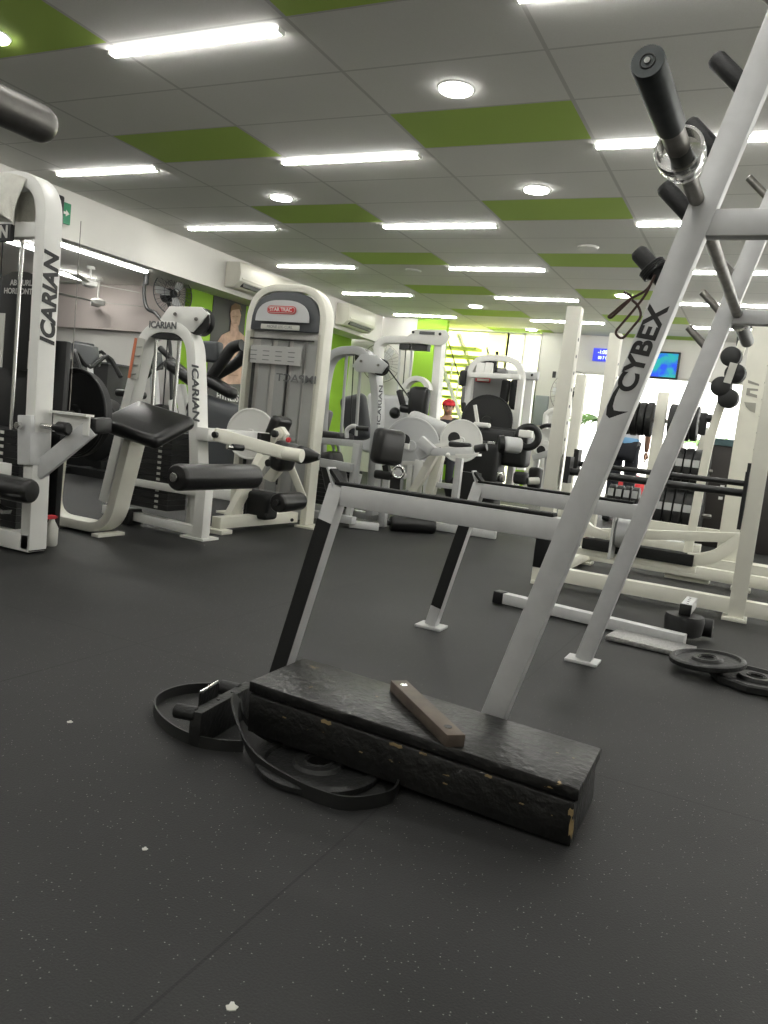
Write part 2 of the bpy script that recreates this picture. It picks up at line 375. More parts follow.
struct('wall_far_side', GREEN, box(-5.95, -5.85, 13.1, 13.9, 0, ZC))
struct('wall_under_window', GREEN, box(-5.85, -4.52, 13.9, 14.0, 0, 1.15))
struct('wall_above_doors', WALLW, box(-3.28, X1, 14, 14.12, 2.2, ZC))
col = struct('column_white', WALLW, box(-3.9, -3.28, 13.9, 14.5, 0, ZC))
struct('trim_3', GREEN, box(-4.10, -3.9, 13.86, 14.4, 0, 1.72))
# outside
struct('pavement', mat('pale_paving', (.5, .5, .47), .9, 0, .1, 3), box(-14, 12, 15.2, 40, -.08, -.02))

def window(idx, x0, x1, y, z0, z1, cols, rows, glass):
    w = .03; o = struct('window_%d' % idx, WALLW, *(
        [box(x0, x1, y, y + .06, z0, z0 + w), box(x0, x1, y, y + .06, z1 - w, z1)] +
        [box(x0 + (x1 - x0) * i / cols - w / 2, x0 + (x1 - x0) * i / cols + w / 2, y, y + .06, z0, z1) for i in range(cols + 1)] +
        [box(x0, x1, y + .01, y + .05, z0 + (z1 - z0) * j / rows - w / 2, z0 + (z1 - z0) * j / rows + w / 2) for j in range(1, rows)]))
    part(o, 'pane', glass, box(x0, x1, y + .025, y + .033, z0, z1)); return o
window(1, -5.85, -4.52, 13.9, 1.15, 2.8, 1, 1, FILM)
window(2, -4.52, -3.9, 13.9, .05, 2.8, 2, 1, PALEF)
window(3, -3.28, X1, 14.04, .05, 2.2, 7, 1, GLASS)
struct('baseboard_annex', mat('grey_skirting', (.25, .25, .24), .7), box(-13.1, -7.3, 8.42, 8.45, 0, .1))

# staircase seen against the yellow window
st = thing('staircase', 'white steel staircase with lime treads before the yellow-green window', 'staircase', (-5.3, 13.5, 0))
for (x0, y0, x1, y1), yy in (((458, 410, 437, 352), 13.3), ((486, 405, 460, 338), 13.75)):
    a, b = AY(x0, y0, yy), AY(x1, y1, yy)
    part(st, 'stringer', WHITE, beam(a + (a - b) * 1.25, b + (b - a) * .05, .05, .11, (0, 1, 0)))
for i in range(9):
    a = AY(459 - 21 * i / 7, 414 - 60 * i / 7, 13.3)
    if a.z < 2.7: part(st, 'tread', LIME, box(a.x - .32, a.x + .75, 13.42, 13.72, a.z - .02, a.z + .025))
    if a.z < 2.7 and i % 2 == 0: part(st, 'baluster', WHITE, box(a.x + .05, a.x + .075, 13.3, 13.32, a.z, min(a.z + .35, 2.8)))

# ---- ceiling lights
def strip_light(x, y, i, where):
    t = thing('ceiling_light', where, 'ceiling light', (x, y, ZC), 'long white strip lights on the tiled ceiling')
    for e in (-1, 1): part(t, 'end_cap', WHITE, box(x + e * .59 - .008, x + e * .59 + .008, y - .027, y + .027, ZC - .022, ZC - .001))
    part(t, 'diffuser', TUBE, box(x - .582, x + .582, y - .025, y + .025, ZC - .020, ZC - .001), bev=.006)
    return t
XS = {-5.63: 'left', -3.165: 'middle', -.72: 'right', 1.66: 'added unseen far right'}  # last column lies out of view, added for extra light
rown = {1.75: 'off', -.05: 'off', -1.85: 'off', 3.545: 'first', 5.345: 'second', 7.165: 'third', 8.97: 'fourth', 10.76: 'fifth', 12.6: 'sixth', 14.35: 'seventh'}  # 'off' rows lie out of view, added to light the scene from the front
for x, cn in XS.items():
    for y, rn in rown.items():
        if y == 14.35 and x > -3.2: continue
        if rn == 'off': lb = 'added unseen strip light, lit, on the ceiling above and behind the viewer'
        else: lb = 'lit strip light, %s row from the front, %s column' % (rn, cn)
        strip_light(x, y, 0, lb)
def downlight(p, lit, lb):
    t = thing('downlight', lb, 'downlight', (p[0], p[1], ZC), 'round ceiling downlights')
    part(t, 'rim', WHITE, lathe((p[0], p[1], ZC), (0, 0, -1), [(.0, .108), (.006, .105), (.008, .098)], 32))
    part(t, 'lens', DOWN if lit else OFFL, lathe((p[0], p[1], ZC - .006), (0, 0, -1), [(0, .098), (.01, .094), (.014, .06)], 32))
for x, y, lit, lb in ((-1.92, 4.37, 1, 'lit round downlight right of the nearest strip light, just before a green tile'), (-4.34, 3.20, 1, 'lit round downlight at the left edge on a green tile'),
                      (-4.33, 6.19, 1, 'lit round downlight above the white machine tower with the red logo'), (-1.93, 6.18, 1, 'lit round downlight in the middle, second back from the front'),
                      (-1.89, 7.96, 0, 'unlit round downlight beyond the second middle downlight'), (-4.31, 9.13, 0, 'unlit round downlight far back over the left machines'),
                      (-4.31, 11.49, 1, 'small lit downlight far back over the arched black-disc machine'), (-4.02, 13.6, 1, 'farthest lit downlight, beside the white column'),
                      (-1.93, 10.33, 1, 'lit downlight beside the hanging wire clip, behind it')):
    downlight((x, y), lit, lb)
for a, b in (((62, 243), (140, 272)), ((0, 238), (34, 250)), ((57, 272), (86, 281))):
    p, q = AZ(*a, 2.36), AZ(*b, 2.36); x = (p.x + q.x) / 2; p.x = q.x = x
    t = thing('ceiling_light', 'strip light on the side room ceiling, ' + {62: 'nearest the beam', 0: 'leftmost behind the tall frame', 57: 'short one beyond the ceiling fans'}[a[0]], 'ceiling light', (x, (p.y + q.y) / 2, 2.398), 'strip lights of the side room')
    part(t, 'housing', WHITE, box(x - .04, x + .04, p.y, q.y, 2.375, 2.398)); part(t, 'diffuser', TUBE, box(x - .035, x + .035, p.y + .01, q.y - .01, 2.35, 2.375))
for x, y in ((-9, 1), (-11, 4)):
    t = thing('ceiling_light', 'strip light on the side room ceiling, hidden by the beam from the main room', 'ceiling light', (x, y, 2.398), 'strip lights of the side room')
    part(t, 'diffuser', TUBE, box(x - .035, x + .035, y - .6, y + .6, 2.35, 2.398))

# ================================================================ FOREGROUND: squat rack
SX = .256
def post_x(z, y=2.05): return -.596 + .256 * z if y < 3 else -.553 + .240 * z
rk = thing('squat_rack', 'silver steel squat rack with slanted lettered post and black catch pegs', 'squat rack', (-.6, 2.6, 0))
for y in (2.05, 3.19):
    f1 = y < 3; rz, hb = (.637, 1.412) if f1 else (.632, 1.392)
    part(rk, 'slanted_post', SILVER, beam((post_x(.012, y), y, .012), (post_x(2.02, y), y, 2.02), .052, .064, (1, 0, 0)), bev=.003)
    part(rk, 'foot_plate', SILVER, box(post_x(0, y) - .065, post_x(0, y) + .065, y - .05, y + .05, 0, .012), bev=.002)
    xt, xb = (-1.122, -1.277) if f1 else (-1.072, -1.222)
    part(rk, 'side_rail', SILVER, beam((xt + .012, y, rz), (post_x(rz, y) - .02, y, rz), .05, .06), bev=.003)
    part(rk, 'rail_grip', GRIP, box(xt - .012, post_x(.66, y) - .05, y - .024, y + .024, rz + .03, rz + .04), bev=.003)
    lg = part(rk, 'front_leg', SILVER, sweep([(xb, y, .012), (xt - .006, y, rz + .028)], .05, .050, (0, 1, 0)), bev=.003)
    tz = lambda z: V((xb + (xt - .006 - xb) * (z - .012) / (rz + .016), y - .0265, z))
    part(lg, 'leg_grip', GRIP, beam(tz(.05 if f1 else .10), tz(.555), .049, .003, (0, 1, 0)), label='black grip strip')
    part(rk, 'bar_stop', SILVER, beam((xt - .014, y, rz + .02), (xt - .042, y, rz + .078), .05, .006, (1, 0, 0))); part(rk, 'stop_pad', GRIP, beam((xt + .004, y, rz + .034), (xt - .034, y, rz + .072), .044, .010, (1, 0, 0)))
    part(rk, 'foot_plate', SILVER, box(xb - .06, xb + .06, y - .05, y + .05, 0, .012), bev=.002)
    part(rk, 'upper_brace', SILVER, beam((post_x(hb, y), y, hb), (.62, y, hb), .045, .062 if f1 else .05), bev=.003)
    part(rk, 'rear_upright', SILVER, beam((.62, y, 0), (.62, y, 2.02), .05, .075), bev=.003)
    for z in ((1.29, 1.445, 1.59, 1.735, 1.91) if f1 else (1.29, 1.42, 1.55, 1.69, 1.83)):
        x = post_x(z, y) - .024; p = V((x, y, z - .012)); d = V((-.72, 0, .70))
        if f1 and z < 1.9: part(rk, 'catch_peg', RUB, lathe(p, d, [(0, .021), (.095, .0215), (.10, .019), (.104, .017)], 20), label='black rubber sleeved peg')
        else: part(rk, 'catch_peg', STEEL, cyl(p, p + d * .105, .0135, 16))
part(rk, 'cross_member', SILVER, box(.595, .645, 2.05, 3.19, .3, .37), bev=.003); part(rk, 'cross_member', SILVER, box(.595, .645, 2.05, 3.19, 1.9, 1.97), bev=.003)
pdir = V((SX, 0, 1)).normalized(); pside = V((1, 0, -SX)).normalized()
zc = AY(645, 349, 2.024).z; text(rk, 'lettering', 'CYBEX', LETTER, (post_x(zc) - .002, 2.05 - .0268, zc), pdir, -pside, .062, .0006, bold=.0022, sx=1.13, shear=-.1)
zs = AY(622, 403, 2.024).z; sw = V((post_x(zs) - .001, 2.05 - .0262, zs))
part(rk, 'logo_swoosh', LETTER, prism(sw, pside, pdir, [(a_ * .76, b_ * .86) for a_, b_ in [(-.022, .07), (-.036, .02), (-.038, -.02), (-.030, -.046), (-.016, -.052), (.006, -.036), (.034, -.016), (.004, -.024), (-.012, -.026), (-.020, -.016), (-.024, .01), (-.0225, .04)]], -.0012))

# barbell resting in the rack
bb = thing('barbell', 'steel barbell resting on the pegs of the silver squat rack, sleeve toward viewer', 'barbell', (-.25, 2.4, 1.44))
A, B = AY(647.5, 61, 1.40), V((-.16, 3.5, 1.385)); D = (B - A).normalized()
part(bb, 'sleeve', SLEEVE, lathe(A, D, [(0, .018), (.0, .027), (.003, .0285), (.235, .0285), (.237, .0225), (.42, .0225)], 40))
part(bb, 'end_bolt', CHROME, lathe(A - D * .004, D, [(0, .003), (0, .005), (.003, .006), (.008, .006)], 16))
part(bb, 'sleeve_ring', PLAST, tube(circ(A - D * .001, .012, D), .0015, 6, True))
part(bb, 'collar', CHROME, ringl(A + D * .345, D, [(0, .043), (0, .048), (.004, .050), (.040, .050), (.046, .046), (.085, .040), (.09, .0), (.05, .0), (.045, .043)], 40))
part(bb, 'inner_sleeve', STEEL, lathe(A + D * .242, D, [(0, .0240), (.095, .0240)], 10))
part(bb, 'shaft', STEEL, cyl(A + D * .42, A + D * 1.87, .018, 16))
part(bb, 'collar', CHROME, lathe(A + D * 1.85, D, [(0, .03), (0, .04), (.03, .042), (.034, .03)], 32))
part(bb, 'sleeve', SLEEVE, cyl(A + D * 1.88, A + D * 2.27, .0265, 32))

# wire spring clip on the lowest near peg
sc = thing('spring_clip', 'dark wire spring clip hanging from the lowest peg of the lettered post', 'spring clip', (-.40, 2.05, 1.31))
pz = V((post_x(1.29) - .024, 2.05, 1.278)); pd = V((-.72, 0, .70)).normalized(); s1, u1, d1 = basis(pd)
coil = [pz + pd * (.030 + .022 * i / 60) + (s1 * math.cos(i * 2 * PI / 15) + u1 * math.sin(i * 2 * PI / 15)) * .031 for i in range(61)]
part(sc, 'coil', PLAST, tube(coil, .0032, 8))
WIRE = mat('bronze_wire', (.06, .035, .03), .4, .6)
def loopy(pts): return tube(rnd([AY(x, y, 2.02) for x, y in pts], .02, 6), .0032, 8)
part(sc, 'handle_loop', WIRE, loopy([(655, 275), (648, 290), (628, 300), (608, 317), (611, 318), (622, 308), (633, 297), (624, 292)]))
part(sc, 'handle_loop', WIRE, loopy([(655, 275), (645, 296), (632, 312), (614, 333), (622, 340), (642, 316), (638, 305), (632, 300)]))

# second barbell end at the upper left, on a rack just outside the frame
b2 = thing('barbell', 'round steel barbell end jutting in at the upper left corner', 'barbell', (-.99, .0, 1.22))
E2 = AX(50, 128, -.98); D2 = V((0, -1, -.015)).normalized()
part(b2, 'sleeve', mat('dull_steel', (.16, .155, .145), .38, .75, .3, 20), lathe(E2, D2, [(0, .016), (.004, .021), (.012, .0245), (.02, .0255), (.42, .0255)], 40))
part(b2, 'collar', CHROME, lathe(E2 + D2 * .42, D2, [(0, .03), (0, .042), (.03, .042), (.034, .02)], 32))
part(b2, 'shaft', STEEL, cyl(E2 + D2 * .45, E2 + D2 * 1.75, .0145, 16))
h = thing('bar_stand', 'grey upright stand holding the barbell end at the upper left', 'bar stand', (-.98, .15, 0))
for yy in (.22, -.75):
    z = (E2 + D2 * (E2.y - yy)).z - .0145
    part(h, 'upright', SILVER, box(-1.01, -.95, yy - .03, yy + .03, .04, z - .03)); part(h, 'cradle', STEEL, sweep([(-1.02, yy, z + .03), (-1.01, yy, z - .007), (-.95, yy, z - .007), (-.94, yy, z + .03)], .05, .012, (0, 1, 0)))
part(h, 'base', SILVER, box(-1.03, -.93, -1.0, .3, 0, .045))

# ---- wooden block with a top board
bl = thing('wooden_block', 'black chipped wooden plyo block lying in front of the squat rack', 'wooden block', (-.67, 1.78, 0))
ang = R(1.0); tilt = math.asin(.034 / .85)
def BL(u, v, w):      # u along the length from the right end, v depth, w height, tilted up to the left
    x = u * math.cos(tilt) + w * math.sin(tilt); z = u * math.sin(tilt) + w * math.cos(tilt)
    return V((-.252 - x * math.cos(ang) - v * math.sin(ang), 1.655 - x * math.sin(ang) + v * math.cos(ang), z))
def blbox(u0, u1, v0, v1, w0, w1):
    return [BL(u, v, w) for u, v, w in ((u0, v0, w0), (u1, v0, w0), (u1, v1, w0), (u0, v1, w0), (u0, v0, w1), (u1, v0, w1), (u1, v1, w1), (u0, v1, w1))], [(0, 1, 2, 3), (4, 5, 6, 7), (0, 1, 5, 4), (1, 2, 6, 5), (2, 3, 7, 6), (3, 0, 4, 7)]
part(bl, 'box_body', BLOCK, blbox(.006, .850, .004, .272, .001, .100), bev=.004)
part(bl, 'top_board', BLOCK, blbox(0, .856, .010, .285, .1025, .131), bev=.004)
CHIP = mat('bare_wood_chip', (.26, .19, .09), .7, 0, .3, 40)
for (u, w_, l, h_) in ((.62, .094, .03, .012), (.43, .095, .035, .010), (.36, .097, .02, .006), (.20, .096, .018, .007), (.12, .060, .012, .004), (.30, .045, .012, .004), (.008, .045, .010, .050), (.012, .078, .012, .020), (.52, .05, .01, .004), (.74, .07, .012, .004)):
    cp_ = [(-1, -.3), (-.5, -1), (.2, -.6), (.9, -.8), (1, .2), (.4, 1), (-.3, .6), (-.8, .9)]
    part(bl, 'wood_chip', CHIP, ([BL(u + a_ * l / 2, .0036, w_ + b_ * h_ / 2) for a_, b_ in cp_] + [BL(u + a_ * l / 2, .0052, w_ + b_ * h_ / 2) for a_, b_ in cp_], [tuple(range(8)), tuple(range(8, 16))] + [(i, (i + 1) % 8, 8 + (i + 1) % 8, 8 + i) for i in range(8)]))
# rusty flat bar on top
def on_top(px, py): return AZ(px, py, .155)
fb = thing('flat_bar', 'short rusty steel bar with two bolt holes lying on the wooden block', 'steel bar', (-.67, 1.8, .15))
def UB(p, w):  # put a world xy onto the tilted top of the block
    x, y = p; dx, dy = -.252 - x, 1.655 - y
    xx = dx * math.cos(ang) + dy * math.sin(ang); w0 = .1315 + w
    u = (xx - w0 * math.sin(tilt)) / math.cos(tilt)
    return V((x, y, u * math.sin(tilt) + w0 * math.cos(tilt)))
P, Q = V((-.80, 1.895)), V((-.545, 1.665)); dn = (Q - P).normalized(); nn = V((-dn.y, dn.x)) * .024
cs = [P - nn, Q - nn, Q + nn, P + nn]
part(fb, 'bar', RUST, ([UB(c, 0) for c in cs] + [UB(c, .03) for c in cs], [(0, 1, 2, 3), (4, 5, 6, 7), (0, 1, 5, 4), (1, 2, 6, 5), (2, 3, 7, 6), (3, 0, 4, 7)]), bev=.002)
for c, mm_, nm in ((P + dn * .035, CHROME, 'bolt'), (Q - dn * .045, SHROUD, 'bolt_hole')):
    part(fb, nm, mm_, lathe(UB(c, .0295), (0, 0, 1), [(0, .0105), (.0015, .010)], 20))

# ---- hoops, bracket and plates lying by the block
def band(par, name, pts, h, m, lean=None):   # closed or open band standing on edge
    pts = [V(p) for p in pts]; vs, fs = [], []; n = len(pts)
    for i, p in enumerate(pts):
        up = V((0, 0, 1)) if lean is None else lean[i]
        a = pts[max(i - 1, 0)]; b = pts[min(i + 1, n - 1)]; s = (b - a).cross(up).normalized() * .0025
        vs += [p - s, p + s, p + s + up * h, p - s + up * h]
    for i in range(n - 1):
        o, q = i * 4, i * 4 + 4; fs += [(o + j, o + (j + 1) % 4, q + (j + 1) % 4, q + j) for j in range(4)]
    fs += [(3, 2, 1, 0), tuple((n - 1) * 4 + j for j in range(4))]
    return part(par, name, m, (vs, fs))
def smooth(pts, k=6):
    out = []; n = len(pts)
    for i in range(n - 1):
        p0, p1, p2, p3 = [V(pts[min(max(j, 0), n - 1)]) for j in (i - 1, i, i + 1, i + 2)]
        for t in range(k):
            s = t / k; out.append(.5 * ((2 * p1) + (p2 - p0) * s + (2 * p0 - 5 * p1 + 4 * p2 - p3) * s * s + (3 * p1 - p0 - 3 * p2 + p3) * s ** 3))
    out.append(V(pts[-1])); return out
LEATH = mat('black_leather', (.010, .0105, .010), .45, 0, .2, 20)
be = thing('lifting_belt', 'black belt standing on edge in a round loop left of the block', 'lifting belt', (-1.3, 1.7, 0))
band(be, 'strap', smooth([AZ(243, 752), AZ(222, 751), AZ(198, 747), AZ(176, 738), AZ(160, 725), AZ(154, 713), AZ(158, 704), AZ(172, 697), AZ(192, 693), AZ(214, 693), AZ(238, 697)], 6), .030, LEATH)
be2 = thing('lifting_belt', 'black belt loop leaning on the left corner of the block, around the plate', 'lifting belt', (-.9, 1.6, 0))
pts = [AZ(398, 790), AZ(391, 802), AZ(372, 808), AZ(345, 810), AZ(318, 803), AZ(290, 790), AZ(266, 774, .004), AZ(250, 756, .02), AZ(241, 733, .05), AZ(237, 712, .08), AZ(240, 700, .095)]
ln = []
pp = smooth(pts, 6)
for i, p in enumerate(pp):
    k = max(0, (i - 30) / 30); ln.append(V((-.25 * k, -.5 * k, 1 - .4 * k)).normalized())
band(be2, 'strap', pp, .032, LEATH, ln)
band(be2, 'inner_strap', smooth([AZ(240, 702, .085), AZ(243, 718, .06), AZ(253, 732, .03), AZ(270, 742, .012), AZ(292, 752, .003), AZ(320, 760, .0), V((-.80, 1.70, 0)), V((-.70, 1.72, 0)), AZ(398, 790)], 6), .016, LEATH)

def plate(name, label, c, r, th, m, group, n=48, tiltv=(0, 0, 1), hub=.026, loc=None, cat='weight plate', grips=0):
    c = V(c); t = V(tiltv).normalized(); o = thing(name, label, cat, c, group)
    s, u, d = basis(t)
    prof = [(0, hub), (0, r - .012), (th * .2, r), (th * .8, r), (th, r - .008), (th, r * .86), (th * .62, r * .82), (th * .62, r * .42), (th * 1.05, r * .38), (th * 1.05, hub)]
    vs, fs = [], []; k = len(prof)
    for x, rr in prof:
        vs += [c + d * x + (s * math.cos(2 * PI * j / n) + u * math.sin(2 * PI * j / n)) * rr for j in range(n)]
    for i in range(k):
        i2 = (i + 1) % k
        fs += [(i * n + j, i * n + (j + 1) % n, i2 * n + (j + 1) % n, i2 * n + j) for j in range(n)]
    part(o, 'disc', m, (vs, fs)); part(o, 'hub_ring', m, tube(circ(c + d * th * 1.05, hub * 1.35, d, 32), .004, 8, True))
    return o
plate('weight_plate', 'black iron weight plate half under the front of the wooden block', (-.88, 1.64, 0), .155, .020, IRON, 'loose iron plates on the floor')
plate('weight_plate', 'faceted black plate on the floor at the right edge, under another plate', AZ(756, 680, .02) - V((0, 0, .02)), .175, .036, IRON, 'loose iron plates on the floor', n=9)
c1 = AZ(708, 658, .065); c1.z = .042
plate('weight_plate', 'round black plate leaning on the faceted plate at the right edge', c1, .148, .026, IRON, 'loose iron plates on the floor', n=24, tiltv=(-.10, -.03, 1))

br = thing('steel_bracket', 'black square tube bracket with round pegs beside the wooden block', 'steel bracket', (-1.2, 1.68, 0))
part(br, 'square_tube', IRON, beam((-1.192, 1.545, .046), (-1.222, 1.82, .046), .034, .090), bev=.003)
part(br, 'peg', IRON, cyl((-1.258, 1.545, .078), (-1.20, 1.56, .078), .019, 20)); part(br, 'peg', IRON, cyl((-1.285, 1.765, .078), (-1.225, 1.775, .078), .019, 20))
part(br, 'chrome_tab', CHROME, beam((-1.226, 1.60, .118), (-1.246, 1.70, .118), .006, .006)); part(br, 'tab_plate', IRON, beam((-1.226, 1.60, .085), (-1.246, 1.70, .085), .006, .062))
for y in (1.65, 1.72): part(br, 'bolt', PLAST, lathe((-1.203 - (y - 1.65) * .11, y, .0905), (0, 0, 1), [(0, .006), (.003, .005)], 12))

# ---- weight bench feet between the racks
wb = thing('weight_bench', 'silver bench foot with black end cap, tread plate and round black roller', 'weight bench', (-.6, 3.9, 0))
a, b = V((-1.13, 3.97, .034)), V((-.22, 3.83, .034)); dd = (a - b).normalized()
part(wb, 'base_tube', SILVER, beam(a, b, .06, .055), bev=.004); part(wb, 'end_cap', PLAST, beam(a, a + dd * .055, .066, .062), bev=.004)
part(wb, 'tread_plate', mat('tread_plate_metal', (.42, .42, .41), .35, .8, .2, 70, .6, 120), prism((-.545, 3.64, .004), (1, -.12, 0), (.12, 1, 0), [(0, 0), (.36, 0), (.36, .20), (0, .20)], .022), bev=.003)
part(wb, 'roller', RUB, lathe((-.245, 3.975, .026), (0, 0, 1), [(0, .06), (.012, .085), (.08, .092), (.1, .086), (.104, .04)], 32))
tb = part(wb, 'holed_tube', SILVER, beam((-.245, 3.93, .158), (-.235, 4.14, .165), .05, .05), bev=.003)
part(tb, 'end_cap', PLAST, box(-.272, -.218, 3.915, 3.935, .131, .185), bev=.003)
parts(tb, 'adjustment_hole', SHROUD, *[lathe((-.242, 3.965 + .045 * i, .1835 + .0015 * i), (0, 0, 1), [(0, .006), (.0015, .006)], 10) for i in range(4)])
part(wb, 'axle', STEEL, cyl((-.245, 3.975, .0), (-.245, 3.975, .14), .02, 14)); part(wb, 'small_roller', RUB, cyl((-.18, 4.10, .06), (-.12, 4.10, .06), .045, 24)); part(wb, 'side_axle', STEEL, cyl((-.25, 4.10, .11), (-.12, 4.10, .06), .012, 10))

# ================================================================ machine kit
def rods(par, pts, r=.008, m=CHROME, name='guide_rod'):
    for a, b in pts: part(par, name, m, cyl(a, b, r, 10))
def stack(par, x0, x1, y0, y1, z0, z1, marks=14, face=-1, name='weight_stack'):
    n = max(4, int((z1 - z0) / .035)); h = (z1 - z0) / n
    o = part(par, name, SHROUD, *[box(x0, x1, y0, y1, z0 + i * h + .002, z0 + (i + 1) * h) for i in range(n)])
    cx = (x0 + x1) / 2
    part(o, 'number_labels', LABELW, *[box(cx + .07, cx + .1, y0 - .002, y0, z0 + i * h + h * .3, z0 + i * h + h * .75) for i in range(n)])
    return o

# ---- A: ab curl machine at the left edge
mA = thing('ab_machine', 'tall silver-white ab curl machine at the left edge, towel on top', 'gym machine', (-3.6, 3.0, 0))
nY = (0, 1, 0); ya = 2.875
part(mA, 'arch_frame', GREYP if 0 else WHITE, sweep(rnd([(-3.355, ya, .02), (-3.378, ya, .8), (-3.395, ya, 1.885), (-4.05, ya, 1.885), (-4.09, ya, .02)], .2, 10), .11, .07, nY), bev=.006)
part(mA, 'crossbar', WHITE, beam((-3.40, ya, 1.64), (-4.05, ya, 1.64), .06, .075), bev=.004)
part(mA, 'header_panel', PLAST, box(-3.98, -3.60, ya - .055, ya - .03, 1.575, 1.66))
text(mA, 'header_lettering', 'ICARIAN', LABELW, (-3.78, ya - .0575, 1.618), (1, 0, 0), (0, 0, 1), .085, .001, bold=.003)
text(mA, 'lettering', 'ICARIAN', LETTER, (-3.350, ya, 1.30), (-.016, 0, 1), (0, -1, 0), .118, .003, bold=.004, sx=.98, shear=.2)
rods(mA, [((x, ya + .02, .35), (x, ya + .02, 1.6)) for x in (-3.60, -3.88)], .011)
rods(mA, [((x, ya, .6), (x, ya, 1.6)) for x in (-3.72, -3.76)], .004, PLAST, 'cable')
stack(mA, -3.95, -3.50, ya + .0, ya + .2, .1, .62)
part(mA, 'stack_shroud', SHROUD, box(-4.0, -3.46, ya + .22, ya + .26, .08, 1.12), bev=.01)
pl = part(mA, 'instruction_placard', PLAST, prism((AY(17, 300, ya + .15).x, ya + .16, 1.22), (1, 0, 0), (0, 0, 1), [(-.24, -.28)] + [(.24, -.28)] + [(.24 * math.cos(t * PI / 12), .1 + .15 * math.sin(t * PI / 12)) for t in range(13)], -.01))
for i, s in enumerate(('AB CURL', 'HORIZONTAL')):
    text(pl, 'placard_text', s, WLET, AY(21, 283 + 8.5 * i, ya + .148), (1, 0, 0), (0, 0, 1), .042, .0006, bold=.001)
part(pl, 'figure_print', LABELW, *[ball((-3.60 + .06 * i, ya + .148, 1.24), .016, (1, .1, 1.2)) for i in (0, 1)], *[rbox((-3.60 + .06 * i, ya + .149, 1.13), (.035, .004, .17), .001) for i in (0, 1)], box(-3.66, -3.655, ya + .146, ya + .149, .95, 1.1))
part(mA, 'label_strip', LABELW, box(-3.76, -3.67, ya - .005, ya, .94, 1.22)); part(mA, 'icon_print', LETTER, *[box(-3.735, -3.71, ya - .008, ya - .005, .97 + .06 * i, 1.0 + .06 * i) for i in range(4)])
part(mA, 'base_rail', WHITE, box(-4.4, -3.33, 2.82, 2.93, .01, .1), bev=.005); part(mA, 'foot_cap', PLAST, box(-3.335, -3.325, 2.825, 2.925, .015, .095))
part(mA, 'lower_rail', WHITE, box(-4.3, -3.42, 2.70, 2.77, .40, .46), bev=.004)
part(mA, 'pivot_sleeve', SILVER, beam((-3.372, 2.86, .46), (-3.392, 2.86, .71), .095, .125, (0, 1, 0)), bev=.004)
part(mA, 'pivot_bolt', CHROME, cyl((-3.40, 2.76, .655), (-3.40, 2.79, .655), .018, 16))
part(mA, 'pivot_shaft', CHROME, cyl((-3.34, 2.86, .665), (-3.22, 2.88, .665), .014, 16)); knob(mA, (-3.26, 2.87, .665), (1, .1, 0), .034, .1)
part(mA, 'lever_bracket', WHITE, beam((-3.33, 2.93, .69), (-3.12, 2.97, .69), .012, .1), beam((-3.33, 2.93, .742), (-3.12, 2.97, .742), .07, .012))
part(mA, 'diagonal_strut', SILVER, beam((-3.36, 2.87, .42), (-3.14, 3.0, .68), .06, .085), bev=.004)
part(mA, 'link_block', PLAST, beam((-3.13, 2.99, .69), (-3.16, 3.13, .70), .06, .08), bev=.01)
disc(mA, (-3.60, 3.33, .735), (0, -1, 0), .25, .05, SHROUD); part(mA, 'disc_axle', STEEL, cyl((-3.60, 3.13, .70), (-3.60, 3.32, .735), .02, 12)); part(mA, 'axle_link', STEEL, beam((-3.16, 3.12, .70), (-3.60, 3.14, .70), .03, .04)); part(mA, 'side_cable', STEEL, cyl((-3.30, 3.0, .72), (-3.31, 3.0, 1.72), .0022, 8))
part(mA, 'disc_rim', PLAST, tube(circ((-3.60, 3.30, .735), .25, (0, -1, 0), 48), .008, 8, True))
roller(mA, AY(-45, 478, 2.62), AY(33, 492, 2.72) , .062, VINYL, 'leg_roller', None)
part(mA, 'roller_arm', WHITE, beam(AY(-30, 485, 2.66), AY(-30, 485, 2.66) + V((0, .1, -.45)), .05, .05))
part(mA, 'bumper_plate', CHROME, beam(AY(-6, 505, 2.6), AY(7, 512, 2.6), .05, .02))
# towel
tw = []
for i in range(15):
    row = []
    for j in range(19):
        u = i / 14; v = j / 18 * 2 - 1
        x = -4.02 + .52 * u; sg = 1 if v > 0 else -1; dz = max(0, abs(v) - .16)
        y = ya + (v / .16 * .062 if abs(v) < .16 else sg * (.066 + (.026 + .022 * math.sin(u * 23 + v * 3)) * min(1, dz * 2.5)))
        droop = dz * ((.25 - .05 * math.sin(u * 5.0)) if sg < 0 else .36); top = 1.922
        if u > .62: top -= (u - .62) ** 2 * .24
        z = top + .008 * (1 - min(1, abs(v) / .16)) - droop - .015 * math.sin(u * 7) * dz
        row.append((x + .02 * dz * math.sin(v * 5 + u * 9), y, z))
    tw.append(row)
tv = [V(p) for r_ in tw for p in r_]; tf = [(i * 19 + j, i * 19 + j + 1, (i + 1) * 19 + j + 1, (i + 1) * 19 + j) for i in range(14) for j in range(18)]
tow = solo('towel', 'white cotton towel draped over the top of the ab curl machine', 'towel', CLOTH, (tv, tf), loc=(-3.75, ya, 1.9))
md = tow.modifiers.new('thickness', 'SOLIDIFY'); md.thickness = .008; md.offset = 1; ms = tow.modifiers.new('soft', 'SUBSURF'); ms.levels = ms.render_levels = 1

# spray bottle
sb = thing('spray_bottle', 'white spray bottle with red trigger behind the ab machine foot', 'spray bottle', (-3.475, 3.09, 0))
part(sb, 'bottle', LABELW, lathe((-3.475, 3.09, 0), (0, 0, 1), [(0, .03), (.01, .036), (.10, .036), (.135, .018), (.15, .014)], 24))
part(sb, 'trigger', RED, box(-3.49, -3.46, 3.04, 3.12, .15, .172), bev=.004)

